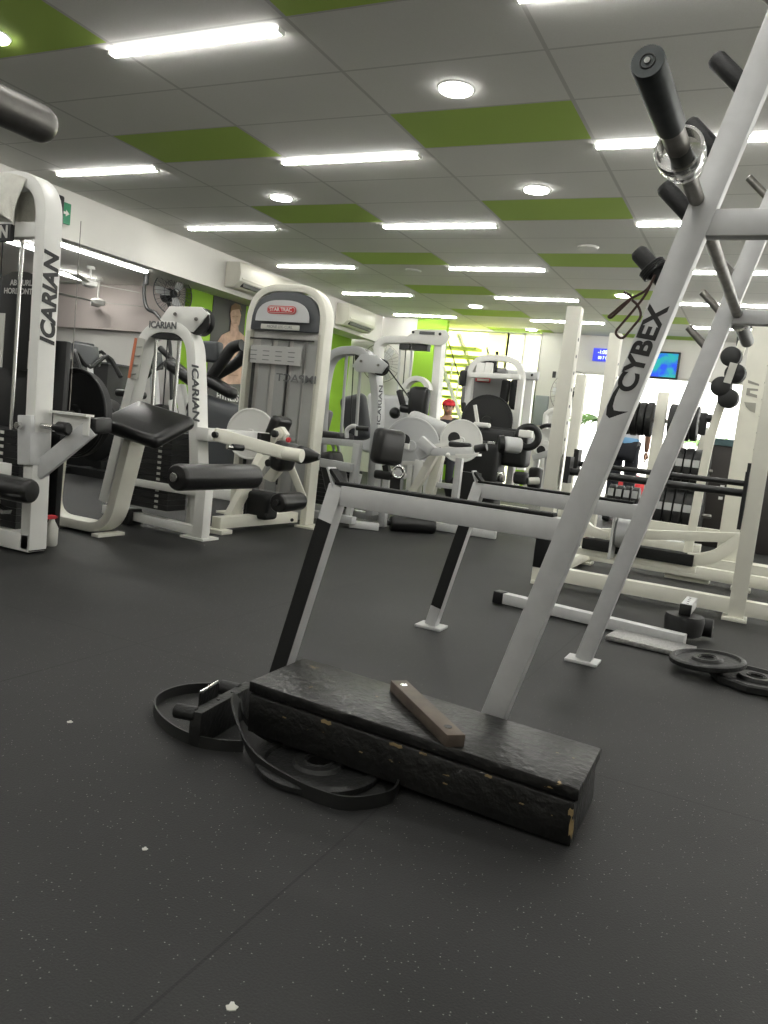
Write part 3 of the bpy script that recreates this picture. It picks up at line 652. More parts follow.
# ---- C: arm curl seat with U shaped frame
mC = thing('arm_curl_seat', 'black vinyl pad on a cream U-shaped tube frame before the white machines', 'gym machine', (-3.7, 3.6, 0))
part(mC, 'u_frame', CREAM, sweep(rnd([(-4.03, 3.6, .72), (-4.08, 3.6, .045), (-3.53, 3.6, .045), (-3.39, 3.6, .68)], .16, 10), .13, .06, nY), bev=.006)
parts(mC, 'foot', CREAM, box(-3.98, -3.92, 3.5, 3.72, 0, .02), box(-3.60, -3.54, 3.5, 3.72, 0, .02), bev=.003)
part(mC, 'seat_pad', VINYL, rbox(AY(147, 424, 3.60), (.45, .36, .085), .038, (R(25), R(9), R(2)), 5), sharp=60)
part(mC, 'pad_plate', CREAM, rbox(AY(145, 433, 3.64), (.24, .16, .03), .004, (R(20), R(10), 0)))
bs = thing('low_cabinet', 'wide black cabinet in the side room behind the round cam disc', 'cabinet', (-7.5, 7.0, 0))
part(bs, 'shroud', SHROUD, box(-8.25, -6.92, 6.8, 7.2, .0, 1.22), bev=.008); part(bs, 'top_edge', DGREY, box(-8.27, -6.90, 6.78, 7.22, 1.22, 1.235))

# ---- D: white leg curl tower
mD = thing('leg_curl_machine', 'white arched tower machine with grey lettering and long black thigh roller', 'gym machine', (-3.5, 4.3, 0))
yd = 4.12
pth = [(-3.27, yd, .02), (-3.40, yd, 1.0), (-3.46, yd, 1.345), (-3.84, yd, 1.345), (-4.10, yd, .12)]
part(mD, 'arch_frame', WHITE, sweep(rnd(pth, .17, 10), .11, .075, nY), bev=.006)
text(mD, 'lettering', 'ICARIAN', GREYLET, (-3.365, yd - .058, .94), (.13, 0, -1), (1, 0, .13), .075, .001, bold=.002, sx=1.25, shear=.2)
text(mD, 'arch_lettering', 'ICARIAN', GREYLET, (-3.68, yd - .058, 1.352), (1, 0, 0), (0, 0, 1), .06, .001, bold=.002)
part(mD, 'top_plate', PLAST, box(-3.80, -3.50, yd - .05, yd + .05, 1.27, 1.305))
rods(mD, [((-3.76, yd, .62), (-3.78, yd, 1.28)), ((-3.58, yd, .62), (-3.58, yd, 1.28))], .012); rods(mD, [((-3.67, yd, .7), (-3.68, yd, 1.28))], .005, PLAST, 'cable')
stack(mD, -3.86, -3.50, yd - .08, yd + .10, .14, .66)
part(mD, 'stack_post', WHITE, beam((-3.44, yd + .1, .02), (-3.44, yd + .1, .62), .05, .05), bev=.003)
pu = part(mD, 'pulley_plate', WHITE, prism(AY(163, 320, yd - .02), (1, 0, .02), (0, 0, 1), [(0, 0), (.07, .085), (.33, .085), (.39, .045), (.34, -.02), (.28, -.075), (.06, -.055)], .03), prism(AY(163, 320, yd + .06), (1, 0, .02), (0, 0, 1), [(0, 0), (.07, .085), (.33, .085), (.39, .045), (.34, -.02), (.28, -.075), (.06, -.055)], .03), bev=.003)
parts(pu, 'bolt', STEEL, *[cyl(AY(x, y, yd - .07), AY(x, y, yd - .04), .012, 12) for x, y in ((175, 314), (196, 319))])
part(mD, 'pulley', PLAST, lathe(AY(198, 321, yd - .04), (0, 1, 0), [(0, .09), (.02, .085), (.03, .075), (.04, .085), (.06, .09)], 32))
pc = part(mD, 'warning_placard', LABELW, beam(AY(134, 378, yd - .07), AY(141, 338, yd - .07), .075, .004, (0, 1, 0))); part(pc, 'orange_edge', ORANGE, beam(AY(129, 378, yd - .076), AY(136, 338, yd - .076), .022, .004, (0, 1, 0)))
part(pc, 'placard_marks', GREYLET, *[beam(AY(137 - 2 * i, 347 + 9 * i, yd - .074), AY(142 - 2 * i, 347 + 9 * i, yd - .074), .003, .012, (0, 1, 0)) for i in range(4)])
part(mD, 'seat_beam', WHITE, box(-3.33, -3.23, yd - .06, 4.75, .635, .72), bev=.005); part(mD, 'beam_cap', PLAST, box(-3.229, -3.20, 4.60, 4.72, .64, .715))
parts(mD, 'base_frame', WHITE, sweep([(-3.22, yd - .06, .0), (-3.22, yd - .06, .34)], .08, .08, nY), beam((-3.9, yd - .06, .30), (-3.24, yd - .06, .30), .06, .05), beam((-4.1, yd - .02, .07), (-3.26, yd - .06, .05), .06, .06), bev=.004)
part(mD, 'foot', WHITE, box(-3.34, -3.15, yd - .12, yd + .04, 0, .014)); part(mD, 'rail_cap', PLAST, box(-3.95, -3.8, yd - .1, yd + .02, .0, .11), bev=.005)
ra = V((-2.80, 3.28, .465)); rb = ra + V((-.0, .72, .0))
roller(mD, ra, rb, .074, VINYL, 'thigh_roller', CHROME)
part(mD, 'roller_support', PLAST, beam((-2.80, 3.90, .45), (-3.25, 4.07, .45), .03, .03))

# ---- E: leg curl machine with tall rounded tower, red logo
mE = thing('leg_extension_machine', 'white tower machine with rounded grey header and red logo plate', 'gym machine', (-3.5, 5.2, 0))
ye = 5.36
part(mE, 'tower_frame', CREAM, sweep(rnd([(-3.215, ye, .015), (-3.215, ye, 1.85), (-3.905, ye, 1.85), (-3.905, ye, .015)], .27, 14), .13, .06, nY), bev=.012)
parts(mE, 'foot_plate', CREAM, box(-3.25, -3.08, ye - .12, ye + .12, 0, .015), box(-4.02, -3.87, ye - .12, ye + .12, 0, .015))
hd = part(mE, 'header', DGREY, prism((-3.56, ye - .07, 1.515), (1, 0, 0), (0, 0, 1), [(-.32, 0), (.32, 0)] + [(.32 * math.copysign(abs(math.cos(t * PI / 16)) ** .75, math.cos(t * PI / 16)), .03 + .275 * math.sin(t * PI / 16) ** .8) for t in range(17)], -.05), bev=.006)
part(hd, 'logo_panel', LGREY, prism((-3.555, ye - .118, 1.58), (1, 0, 0), (0, 0, 1), [(-.25, 0), (.25, 0)] + [(.25 * math.copysign(abs(math.cos(t * PI / 16)) ** .75, math.cos(t * PI / 16)), .165 * math.sin(t * PI / 16) ** .8) for t in range(1, 16)], -.008))
def pill(par, name, m, c, w, h, d):
    c = V(c); k = w / 2 - h / 2; o_ = [(k + h / 2 * math.cos(R(a)), h / 2 * math.sin(R(a))) for a in range(-90, 91, 15)] + [(-k + h / 2 * math.cos(R(a)), h / 2 * math.sin(R(a))) for a in range(90, 271, 15)]
    return part(par, name, m, prism(c, (1, 0, 0), (0, 0, 1), o_, d))
pill(hd, 'logo_badge', RED, (-3.56, ye - .1262, 1.668), .27, .062, -.003); pill(hd, 'badge_inner', LABELW, (-3.56, ye - .1295, 1.668), .256, .049, -.002); pill(hd, 'badge_core', RED, (-3.56, ye - .1317, 1.668), .246, .039, -.002)
text(hd, 'lettering', 'STAR TRAC', WLET, (-3.56, ye - .1345, 1.668), (1, 0, 0), (0, 0, 1), .040, .0005, bold=.0008, shear=-.2)
part(hd, 'name_strip', LABELW, rbox((-3.56, ye - .124, 1.535), (.36, .012, .04), .0059)); text(hd, 'name_lettering', 'PRONE LEG CURL', GREYLET, (-3.56, ye - .1305, 1.535), (1, 0, 0), (0, 0, 1), .030, .0005)
bk = part(mE, 'inner_shroud', SMOKE, box(-3.88, -3.24, ye - .02, ye + .0, .05, 1.52)); 
parts(mE, 'shroud_rib', LGREY, *[box(x, x + .10, ye - .045, ye - .02, .05, 1.46) for x in (-3.78, -3.62, -3.47, -3.34)])
parts(mE, 'cable', PLAST, cyl((-3.83, ye - .05, .3), (-3.83, ye - .05, 1.35), .014, 8), cyl((-3.50, ye - .05, .3), (-3.50, ye - .05, 1.35), .008, 8), box(-3.87, -3.27, ye - .075, ye - .065, 1.44, 1.452))
fs_ = part(mE, 'clear_shroud', FROST, box(-3.90, -3.21, ye - .085, ye - .08, .25, 1.50))
part(mE, 'instruction_sheet', mat('clear_sheet_print', (.42, .42, .40), .5), box(-3.84, -3.36, ye - .092, ye - .087, 1.25, 1.39)); parts(mE, 'print_line', GREYLET, *[box(-3.84 + .12 * (i % 4), -3.78 + .12 * (i % 4), ye - .095, ye - .092, 1.275 + .035 * (i // 4), 1.281 + .035 * (i // 4)) for i in range(12)])
text(mE, 'shroud_lettering', 'IMPACT', GREYLET, AY(296, 379, ye - .093), (-1, 0, 0), (0, 0, 1), .085, .0005, bold=.001, sx=1.25)
part(mE, 'base_beam', CREAM, beam((-3.35, 4.38, .07), (-3.30, 5.30, .07), .08, .08), bev=.004); part(mE, 'foot', CREAM, box(-3.43, -3.25, 4.32, 4.44, 0, .03), bev=.003)
part(mE, 'slanted_post', CREAM, beam((-3.42, 4.62, .08), (-3.40, 5.0, .62), .06, .08), bev=.004)
disc(mE, AY(251, 434, 4.95), (.25, -1, 0), .195, .035, WHITE)
part(mE, 'disc_skirt', WHITE, prism(AY(257, 432, 4.97) - V((.17, 0, .02)), (1, 0, 0), (0, 0, 1), [(0, 0), (.30, .0), (.22, -.09), (.05, -.17)], -.03), bev=.003)
la, lb_ = AY(214, 434, 3.98), AY(284, 453, 4.40)
part(mE, 'lever_arm', CREAM, beam(la, lb_, .04, .085), bev=.012); part(mE, 'lever_sleeve', CREAM, cyl(lb_ - V((.05, 0, 0)), lb_ + V((.13, .02, -.005)), .045, 24))
part(mE, 'pivot_cap', PLAST, cyl(la + V((.02, -.028, -.003)), la + V((.02, .0, -.003)), .02, 16)); part(mE, 'lever_pin', CHROME, cyl(AY(227, 447, 3.92), AY(243, 448, 4.05), .015, 14)); part(mE, 'pin_grip', PLAST, cyl(AY(232, 447, 3.96), AY(243, 448, 4.05), .020, 14))
part(mE, 'thigh_pad', VINYL, lathe(AY(294, 454, 4.6), (1, .15, 0), [(0, .02), (.01, .05), (.05, .065), (.12, .05), (.19, .02)], 28), sharp=60)
part(mE, 'hip_pad', VINYL, rbox(AY(284, 456, 4.75), (.13, .2, .22), .05, (0, R(12), 0)), sharp=60)
part(mE, 'back_pad', VINYL, rbox(AY(279, 427, 4.9), (.09, .2, .16), .03, (0, R(20), 0)), sharp=60)
parts(mE, 'cam_bracket', CREAM, prism(AY(262, 455, 4.75), (1, 0, 0), (0, 0, 1), [(0, 0), (.1, .02), (.19, .17), (.14, .22), (.08, .2)], -.05), prism(AY(262, 478, 4.75), (1, 0, 0), (0, 0, 1), [(0, 0), (.08, -.02), (.22, .16), (.16, .2)], -.05), bev=.003)
part(mE, 'range_plate', CREAM, cyl(AY(277, 434, 4.7), AY(277, 434, 4.73), .04, 20), beam(AY(278, 434, 4.72), AY(270, 455, 4.72), .03, .05, (0, 1, 0)))
for x, y in ((277, 434), (259, 470), (271, 463)): knob(mE, AY(x, y, 4.7), (0, -1, 0), .026, .045)
knob(mE, AY(290, 440, 4.68), (0, -1, 0), .018, .03, RED, 'red_knob')
roller(mE, AY(277, 503, 4.62), AY(277, 503, 4.62) + V((-.02, .34, .0)), .068, VINYL, 'ankle_roller', PLAST)
part(mE, 'roller_arm', CREAM, beam(AY(303, 497, 4.95), AY(290, 465, 4.9), .04, .05), beam(AY(303, 497, 4.95), AY(280, 500, 4.8), .03, .03), bev=.003)
parts(mE, 'counterweight', SHROUD, rbox(AY(262, 505, 4.85), (.2, .16, .2), .03), rbox(AY(252, 508, 4.9), (.1, .1, .28), .02))
for x, y in ((266, 515), (292, 520)): part(mE, 'bolt', PLAST, cyl(AY(x, y, 4.55), AY(x, y, 4.6), .012, 12))

# ---- cross trainer behind D
ct = thing('cross_trainer', 'black and white cross trainer with curved grips before the fitness poster', 'cross trainer', (-4.7, 6.2, 0))
yc = 6.2
parts(ct, 'grip', RUB, tube(smooth([AY(205, 385, yc), AY(222, 362, yc), AY(232, 348, yc), AY(242, 345, yc)], 5), .055, 12), tube(smooth([AY(208, 380, yc + .3), AY(222, 372, yc + .3), AY(238, 362, yc + .3), AY(246, 350, yc + .3)], 5), .055, 12))
part(ct, 'lever', PLAST, tube(smooth([AY(160, 348, yc), AY(178, 366, yc), AY(196, 385, yc), AY(190, 405, yc), AY(182, 420, yc)], 5), .03, 10))
parts(ct, 'cushion', VINYL, rbox(AY(186, 376, yc - .05), (.55, .16, .11), .05, (0, R(26), 0)), rbox(AY(219, 386, yc - .02), (.42, .16, .11), .05, (0, R(20), 0)), sharp=60)
part(ct, 'console', DGREY, rbox(AY(212, 352, yc), (.2, .12, .2), .03)); part(ct, 'upright', WHITE, beam(AY(180, 385, yc), AY(190, 440, yc), .09, .09), beam(AY(172, 400, yc), AY(182, 470, yc), .05, .07), bev=.01)
part(ct, 'drive_housing', DGREY, rbox(AY(215, 440, yc), (.7, .3, .8), .12, (0, R(10), 0))); part(ct, 'base', WHITE, box(-5.3, -4.2, 6.05, 6.35, 0, .1), bev=.01)

# ---- F: grey arched machine
mF = thing('grey_arch_machine', 'grey arched pulley machine behind the red-logo tower', 'gym machine', (-3.2, 6.0, 0))
yf = 6.0
part(mF, 'arch_frame', GREYP, sweep(rnd([AY(319, 470, yf), AY(323, 390, yf), AY(331, 352, yf), AY(371, 350, yf), AY(379, 400, yf), AY(372, 515, yf)], .17, 10), .12, .07, nY), bev=.005)
text(mF, 'lettering', 'ICARIAN', GREYLET, AY(380, 405, yf - .063) + V((.0, 0, 0)), (-.05, 0, 1), (-1, 0, -.05), .045, .001, bold=.001, sx=1.9)
rods(mF, [(AY(341, 436, yf), AY(347, 352, yf)), (AY(356, 436, yf), AY(361, 352, yf))], .014, GREYP); rods(mF, [(AY(350, 436, yf), AY(354, 352, yf))], .005, PLAST, 'cable')
part(mF, 'top_plate', PLAST, beam(AY(340, 351, yf), AY(368, 353, yf), .1, .025))
pf = part(mF, 'pulley_plate', GREYP, prism(AY(353, 366, yf - .12), (1, 0, 0), (0, 0, 1), [(0, 0), (.07, .10), (.22, .10), (.33, .03), (.28, -.045), (.05, -.045)], .02), bev=.003)
parts(pf, 'bolt', STEEL, *[cyl(AY(x, y, yf - .16), AY(x, y, yf - .12), .012, 10) for x, y in ((361, 361), (378, 365))])
parts(mF, 'pulley', PLAST, lathe(AY(380, 367, yf - .08), (0, 1, 0), [(0, .07), (.02, .062), (.04, .07)], 28), lathe(AY(362, 357, yf - .05), (0, 1, 0), [(0, .07), (.02, .062), (.04, .07)], 28))
part(mF, 'pull_cable', PLAST, cyl(AY(386, 366, yf - .08), AY(408, 396, yf + .2), .006, 8))
parts(mF, 'side_rail', GREYP, beam(AY(312, 440, 5.7), AY(362, 444, 5.7), .05, .055), beam(AY(320, 462, 5.65), AY(352, 468, 5.65), .06, .07), beam(AY(358, 444, 5.7), AY(352, 495, 5.7), .06, .06, (0, 1, 0)), bev=.004)
parts(mF, 'base_rail', GREYP, box(-3.62, -2.95, 5.62, 5.70, .04, .1), box(-3.62, -2.95, 6.1, 6.18, .04, .1), bev=.004)
part(mF, 'foot_plate', SILVER, beam((-3.02, 5.72, .03), (-2.80, 5.83, .03), .13, .05), bev=.004)
parts(mF, 'floor_post', SILVER, beam((-3.06, 5.75, .04), (-3.0, 5.75, .45), .05, .05), beam((-2.9, 6.1, .0), (-2.9, 6.1, .5), .06, .06), bev=.004)
stack(mF, -3.52, -3.16, yf - .05, yf + .12, .12, .45)
parts(mF, 'seat_pad', VINYL, rbox(AY(330, 436, 5.9), (.34, .3, .08), .035), rbox(AY(320, 428, 6.2), (.08, .25, .35), .035, (0, R(10), 0)), sharp=60)
part(mF, 'knee_pad', DGREY, rbox(AY(356, 418, 6.25), (.26, .12, .42), .06, (0, R(-16), 0)), sharp=60)
part(mF, 'handle', SILVER, tube(smooth([AY(347, 438, 5.7), AY(347, 430, 5.7), AY(353, 426, 5.7), AY(358, 428, 5.7)], 4), .018, 10)); part(mF, 'handle_grip', PLAST, cyl(AY(356, 428, 5.68), AY(369, 429, 5.72), .02, 12))
parts(mF, 'arc_plate', WHITE, sweep(arc(AY(322, 452, 5.9), .17, 0, 90, (1, 0, 0), (0, 0, 1), 12), .03, .02, nY), sweep(arc(AY(322, 452, 5.9), .12, 0, 90, (1, 0, 0), (0, 0, 1), 12), .03, .015, nY))
part(mF, 'dark_seat', VINYL, rbox(AY(334, 472, 5.75), (.14, .22, .34), .04, (0, R(-20), 0)), sharp=60)

# ---- G: lat pulldown tower
mG = thing('lat_pulldown_machine', 'tall white pulldown tower with long pulley plate before the stairs', 'gym machine', (-4.0, 9.2, 0))
yg = 9.0
part(mG, 'arch_frame', WHITE, sweep(rnd([AY(374, 480, yg), AY(379, 345, yg), AY(386, 340, yg), AY(440, 341, yg)], .25, 10), .14, .09, nY), sweep([AY(441, 336, yg), AY(428, 500, yg)], .14, .10, nY), bev=.006)
part(mG, 'pulley_plate', WHITE, prism(AY(403, 342, yg - .09), (1, 0, 0), (0, 0, 1), [(0, 0), (.16, .16), (.55, .17), (.62, .10), (.58, .02), (.5, -.02)], .02), bev=.003)
part(mG, 'plate_slot', GREYLET, rbox(AY(427, 333, yg - .125), (.20, .01, .035), .0049)); parts(mG, 'bolt', PLAST, *[cyl(AY(x, y, yg - .13), AY(x, y, yg - .09), .018, 12) for x, y in ((413, 332), (440, 334))])
parts(mG, 'top_bracket', PLAST, beam(AY(401, 347, yg), AY(411, 347, yg), .1, .07), beam(AY(413, 347, yg), AY(429, 348, yg), .1, .08))
rods(mG, [(AY(397, 400, yg), AY(400, 347, yg)), (AY(408, 400, yg), AY(412, 347, yg))], .014, SILVER); rods(mG, [(AY(402, 400, yg), AY(406, 347, yg)), (AY(446, 334, yg), AY(470, 412, yg))], .007, PLAST, 'cable')
part(mG, 'weight_cover', LGREY, rbox(AY(388, 425, yg), (.6, .2, .75), .05)); part(mG, 'base', WHITE, box(-4.7, -3.7, 8.9, 9.1, 0, .08), bev=.005)
parts(mG, 'press_handle', RUB, beam(AY(399, 390, 8.6), AY(404, 408, 8.6), .07, .07, (0, 1, 0)), beam(AY(409, 392, 8.6), AY(416, 408, 8.6), .07, .07, (0, 1, 0)), bev=.02)
part(mG, 'joint_cover', PLAST, rbox(AY(419, 402, 8.6), (.26, .15, .36), .07), rbox(AY(408, 409, 8.6), (.2, .12, .1), .04), ball(AY(395, 413, 8.6), .07))
part(mG, 'curved_shroud', WHITE, sweep(arc(AY(417, 392, 8.8), .16, 10, 170, (1, 0, 0), (0, 0, 1), 14), .12, .06, nY), bev=.004)
part(mG, 'seat_shroud', SILVER, rbox(AY(428, 425, 8.4), (.5, .2, .2), .07, (0, R(15), 0)))

# ---- H: seated machine with twin discs
mH = thing('twin_disc_machine', 'seated machine with grey and white round discs and black back pad', 'gym machine', (-2.7, 6.3, 0))
yh = 6.3
disc(mH, AY(411, 446, 6.6), (.2, -1, 0), .265, .03, LGREY); disc(mH, AY(461, 441, 6.9), (.2, -1, 0), .20, .03, WHITE)
for x, y, yy in ((404, 440, 6.5), (454, 438, 6.8)): part(mH, 'hub', PLAST, cyl(AY(x, y, yy), AY(x, y, yy - .08), .055, 20))
part(mH, 'hub_bracket', WHITE, rbox(AY(404, 446, 6.35), (.10, .03, .05), .004), beam(AY(430, 447, 6.6), AY(462, 441, 6.6), .04, .035))
part(mH, 'back_pad', VINYL, rbox(AY(388, 447, 5.72), (.27, .13, .29), .05, (0, R(3), R(58))), sharp=60)
part(mH, 'pad_stem', PLAST, beam(AY(386, 465, 5.72), AY(388, 476, 5.72), .05, .05, (0, 1, 0)), rbox(AY(384, 475, 5.72), (.16, .08, .07), .02), beam(AY(397, 478, 5.72), AY(396, 492, 5.72), .09, .06, (0, 1, 0)))
part(mH, 'stem_clamp', CHROME, tube(circ(AY(398, 472, 5.66), .045, (.6, -1, 0), 20), .014, 8, True))
part(mH, 'stem_tube', SILVER, cyl(AY(398, 474, 5.7), AY(404, 476, 6.4), .03, 14))
part(mH, 'lever_arm', SILVER, beam(AY(420, 440, 6.25), AY(433, 452, 6.25), .06, .09), beam(AY(432, 452, 6.25), AY(475, 451, 6.25), .06, .065), beam(AY(418, 456, 6.3), AY(432, 448, 6.3), .05, .09), bev=.004)
part(mH, 'arm_grip', PLAST, cyl(AY(475, 449, 6.25), AY(487, 447, 6.25), .033, 16), rbox(AY(460, 445, 6.3), (.2, .06, .05), .02)); part(mH, 'arm_plate', WHITE, beam(AY(457, 455, 6.2), AY(480, 455, 6.2), .08, .02), ball(AY(448, 455, 6.18), .02))
parts(mH, 'diagonal_leg', CREAM, beam(AY(436, 452, 6.4), AY(402, 512, 6.4), .07, .07, (0, 1, 0)), beam(AY(440, 455, 6.5), AY(425, 515, 6.5), .08, .08, (0, 1, 0)), bev=.004)
part(mH, 'rear_leg', WHITE, beam(AY(420, 460, 6.6), AY(414, 515, 6.6), .08, .06, (0, 1, 0)), beam(AY(403, 463, 6.6), AY(430, 464, 6.6), .05, .04), beam(AY(411, 463, 6.6), AY(409, 490, 6.6), .05, .05, (0, 1, 0)), bev=.004)
parts(mH, 'front_post', SILVER, beam(AY(460, 458, 6.5), AY(454, 508, 6.5), .06, .06, (0, 1, 0)), beam(AY(432, 484, 6.5), AY(457, 487, 6.5), .04, .045), bev=.004); part(mH, 'base_rail', SILVER, beam((-2.9, 6.42, .04), (-2.0, 6.5, .04), .07, .07), bev=.004)
p0 = AY(390, 523, 5.95); roller(mH, p0, p0 + V((.30, .26, .0)), .068, VINYL, 'ankle_roller', PLAST)
part(mH, 'roller_arm', PLAST, beam(p0 + V((.15, .15, 0)), (-2.55, 6.42, .30), .035, .04))
part(mH, 'foot_plate', WHITE, box(-2.95, -2.8, 6.32, 6.5, 0, .02)); part(mH, 'shroud', SHROUD, prism(AY(446, 500, 6.8), (1, 0, 0), (0, 0, 1), [(0, 0), (.30, 0), (.26, .28), (.08, .28), (-.03, .1)], -.15))

# ---- I: arched machine with black disc
mI = thing('arched_disc_machine', 'white arched frame machine with a big black disc and red logo', 'gym machine', (-2.7, 8.0, 0))
yi = 8.0
part(mI, 'arch_frame', WHITE, sweep(rnd([AY(460, 500, yi), AY(472, 357, yi), AY(524, 360, yi), AY(508, 500, yi)], .22, 10), .08, .065, nY), sweep([AY(470, 375, yi - .12), AY(520, 377, yi - .12)], .07, .05, nY), bev=.005)
disc(mI, AY(487, 421, 7.75), (.1, -1, 0), .27, .04, SHROUD)
part(mI, 'logo_shroud', mat('mid_grey_shroud', (.22, .22, .22), .4, .2), rbox(AY(484, 388, 8.25), (.50, .1, .46), .05)); part(mI, 'logo_plate', RED, rbox(AY(483, 380, 8.18), (.17, .02, .045), .009)); part(mI, 'logo_inner', LABELW, rbox(AY(483, 380, 8.165), (.14, .006, .025), .0029))
part(mI, 'pulley_block', WHITE, rbox(AY(481, 369, 7.95), (.10, .06, .13), .02), rbox(AY(489, 369, 7.95), (.08, .06, .13), .01)); parts(mI, 'pulley', PLAST, lathe(AY(483, 363, 7.98), (0, 1, 0), [(0, .05), (.05, .05)], 20), lathe(AY(492, 364, 7.98), (0, 1, 0), [(0, .05), (.05, .05)], 20))
parts(mI, 'side_handle', RUB, beam(AY(464, 370, 7.9), AY(462, 386, 7.9), .07, .07, (0, 1, 0)), beam(AY(507, 380, 8.2), AY(503, 406, 8.2), .09, .09, (0, 1, 0)), beam(AY(464, 402, 7.9), AY(463, 412, 7.9), .05, .05, (0, 1, 0)), bev=.02)
part(mI, 'top_cable', PLAST, cyl(AY(487, 348, 8.3), AY(490, 362, 8.0), .012, 8), cyl(AY(497, 352, 8.3), AY(496, 372, 8.2), .018, 8))
part(mI, 'seat_bracket', WHITE, rbox(AY(482, 425, 7.5), (.18, .06, .05), .02), beam(AY(475, 405, 7.5), AY(478, 425, 7.5), .03, .03, (0, 1, 0)))
parts(mI, 'machine_body', SHROUD, rbox(AY(480, 478, 7.5), (.42, .3, .75), .06), rbox(AY(505, 448, 7.6), (.5, .25, .35), .05), rbox(AY(497, 437, 7.8), (.6, .2, .2), .04))
part(mI, 'side_shroud', PLAST, rbox(AY(516, 395, 8.25), (.10, .2, .32), .03))
roller(mI, AY(503, 444, 7.1), AY(521, 446, 7.2), .075, LGREY, 'arm_roller', CHROME); part(mI, 'roller_end', PLAST, cyl(AY(499, 444, 7.08), AY(504, 444, 7.1), .082, 24))
part(mI, 'lower_clamp', CHROME, rbox(AY(501, 477, 7.2), (.08, .06, .1), .02)); part(mI, 'roller_pin', CHROME, rbox(AY(492, 443, 7.05), (.08, .04, .03), .006)); part(mI, 'pedal_pad', RUB, rbox(AY(521, 478, 7.3), (.13, .12, .12), .03)); part(mI, 'pedal_sleeve', LABELW, cyl(AY(528, 481, 7.3), AY(539, 481, 7.35), .035, 16))
part(mI, 'bracket', WHITE, rbox(AY(526, 434, 7.3), (.13, .06, .07), .01)); part(mI, 'ring_wheel', PLAST, tube(circ(AY(528, 437, 7.45), .10, (.2, -1, 0), 28), .035, 10, True))

# ---- J, K: machines farther back
mJ = thing('far_pulley_tower', 'slim white pulley tower far back before the bright window', 'gym machine', (-3.5, 11, 0))
parts(mJ, 'upright', WHITE, beam(AY(531, 375, 11), AY(521, 470, 11), .11, .1, (0, 1, 0)), beam(AY(516, 378, 11), AY(512, 470, 11), .08, .1, (0, 1, 0))); part(mJ, 'head_plate', LGREY, rbox(AY(522, 375, 10.9), (.50, .06, .13), .029)); parts(mJ, 'bolt', PLAST, *[cyl(AY(x, 375, 10.82), AY(x, 375, 10.87), .02, 10) for x in (512, 532)])
parts(mJ, 'pulley', PLAST, rbox(AY(515, 385, 10.9), (.05, .05, .07), .01), rbox(AY(522, 386, 10.9), (.05, .05, .07), .01), rbox(AY(521, 401, 10.9), (.06, .06, .13), .01)); part(mJ, 'base', WHITE, box(-3.9, -3.2, 10.9, 11.1, 0, .08))
mK = thing('far_disc_machine', 'small white disc machine far back beside the cream pole', 'gym machine', (-2.7, 9.2, 0))
disc(mK, AY(546, 443, 9.2), (.2, -1, 0), .17, .03, WHITE); part(mK, 'disc_cover', PLAST, tube(arc(AY(548, 440, 9.1), .17, 30, 130, (1, 0, 0), (0, 0, 1), 10), .025, 8)); part(mK, 'hub', PLAST, cyl(AY(541, 450, 9.1), AY(541, 450, 9.0), .05, 16))
part(mK, 'frame', SILVER, beam(AY(533, 458, 9.0), AY(553, 452, 9.0), .05, .07), beam(AY(538, 455, 9.1), AY(530, 500, 9.1), .06, .06, (0, 1, 0)), beam(AY(548, 455, 9.1), AY(545, 505, 9.1), .06, .06, (0, 1, 0)), bev=.004)
part(mK, 'arch', WHITE, tube(smooth([AY(556, 410, 9.6), AY(548, 413, 9.6), AY(545, 425, 9.6), AY(542, 500, 9.6)], 5), .035, 10)); part(mK, 'pad', VINYL, rbox(AY(535, 478, 9.0), (.15, .15, .25), .04)); part(mK, 'base', SILVER, box(-3.1, -2.5, 9.0, 9.3, 0, .08))

# ---- cream power rack on the right
pr = thing('power_rack', 'cream power rack with drilled uprights and two black safety bars', 'power rack', (-.6, 5.3, 0))
def upright(x, y, h, lab=None, sleeve=False):
    o = part(pr, 'upright', CREAM, beam((x, y, .012 if not sleeve else .44), (x, y, h), .085, .085, (0, 1, 0)), bev=.004)
    parts(o, 'adjustment_hole', SHROUD, *[lathe((x + .0425, y, .5 + .1 * i), (1, 0, 0), [(0, .011), (.0012, .011)], 10) for i in range(int((h - .55) / .1))])
    return o
upright(-1.165, 4.8, 1.69, sleeve=True); part(pr, 'lower_sleeve', PLAST, beam((-1.165, 4.8, .10), (-1.165, 4.8, .44), .087, .087, (0, 1, 0)), bev=.004, label='black lower sleeve'); part(pr, 'base_stub', CREAM, beam((-1.165, 4.8, .01), (-1.165, 4.8, .10), .08, .08, (0, 1, 0)))
upright(-.035, 4.8, 1.80); upright(-1.13, 6.0, 1.72); upright(-.035, 6.0, 1.80)
for x in (-1.13, -.035):
    for y in (4.8, 6.0): part(pr, 'foot', CREAM, box(x - .07, x + .06, y - .07, y + .06, 0, .02), bev=.003)
part(pr, 'front_base_rail', CREAM, box(-1.09, 1.1, 4.765, 4.835, .035, .12), bev=.004); part(pr, 'rear_base_rail', CREAM, box(-1.09, 1.1, 5.965, 6.035, .035, .12), bev=.004)
for x in (-1.13, -.035): part(pr, 'side_rail', CREAM, box(x - .035, x + .035, 4.84, 5.96, .035, .11), bev=.004)
parts(pr, 'curved_gusset', CREAM, sweep(smooth([(-.07, 5.2, .43), (-.12, 5.2, .38), (-.2, 5.2, .30), (-.30, 5.2, .26), (-.36, 5.2, .255)], 5), .06, .075, nY), sweep(smooth([(-1.09, 5.2, .50), (-1.05, 5.2, .42), (-.97, 5.2, .34), (-.85, 5.2, .32)], 5), .06, .06, nY), bev=.004)
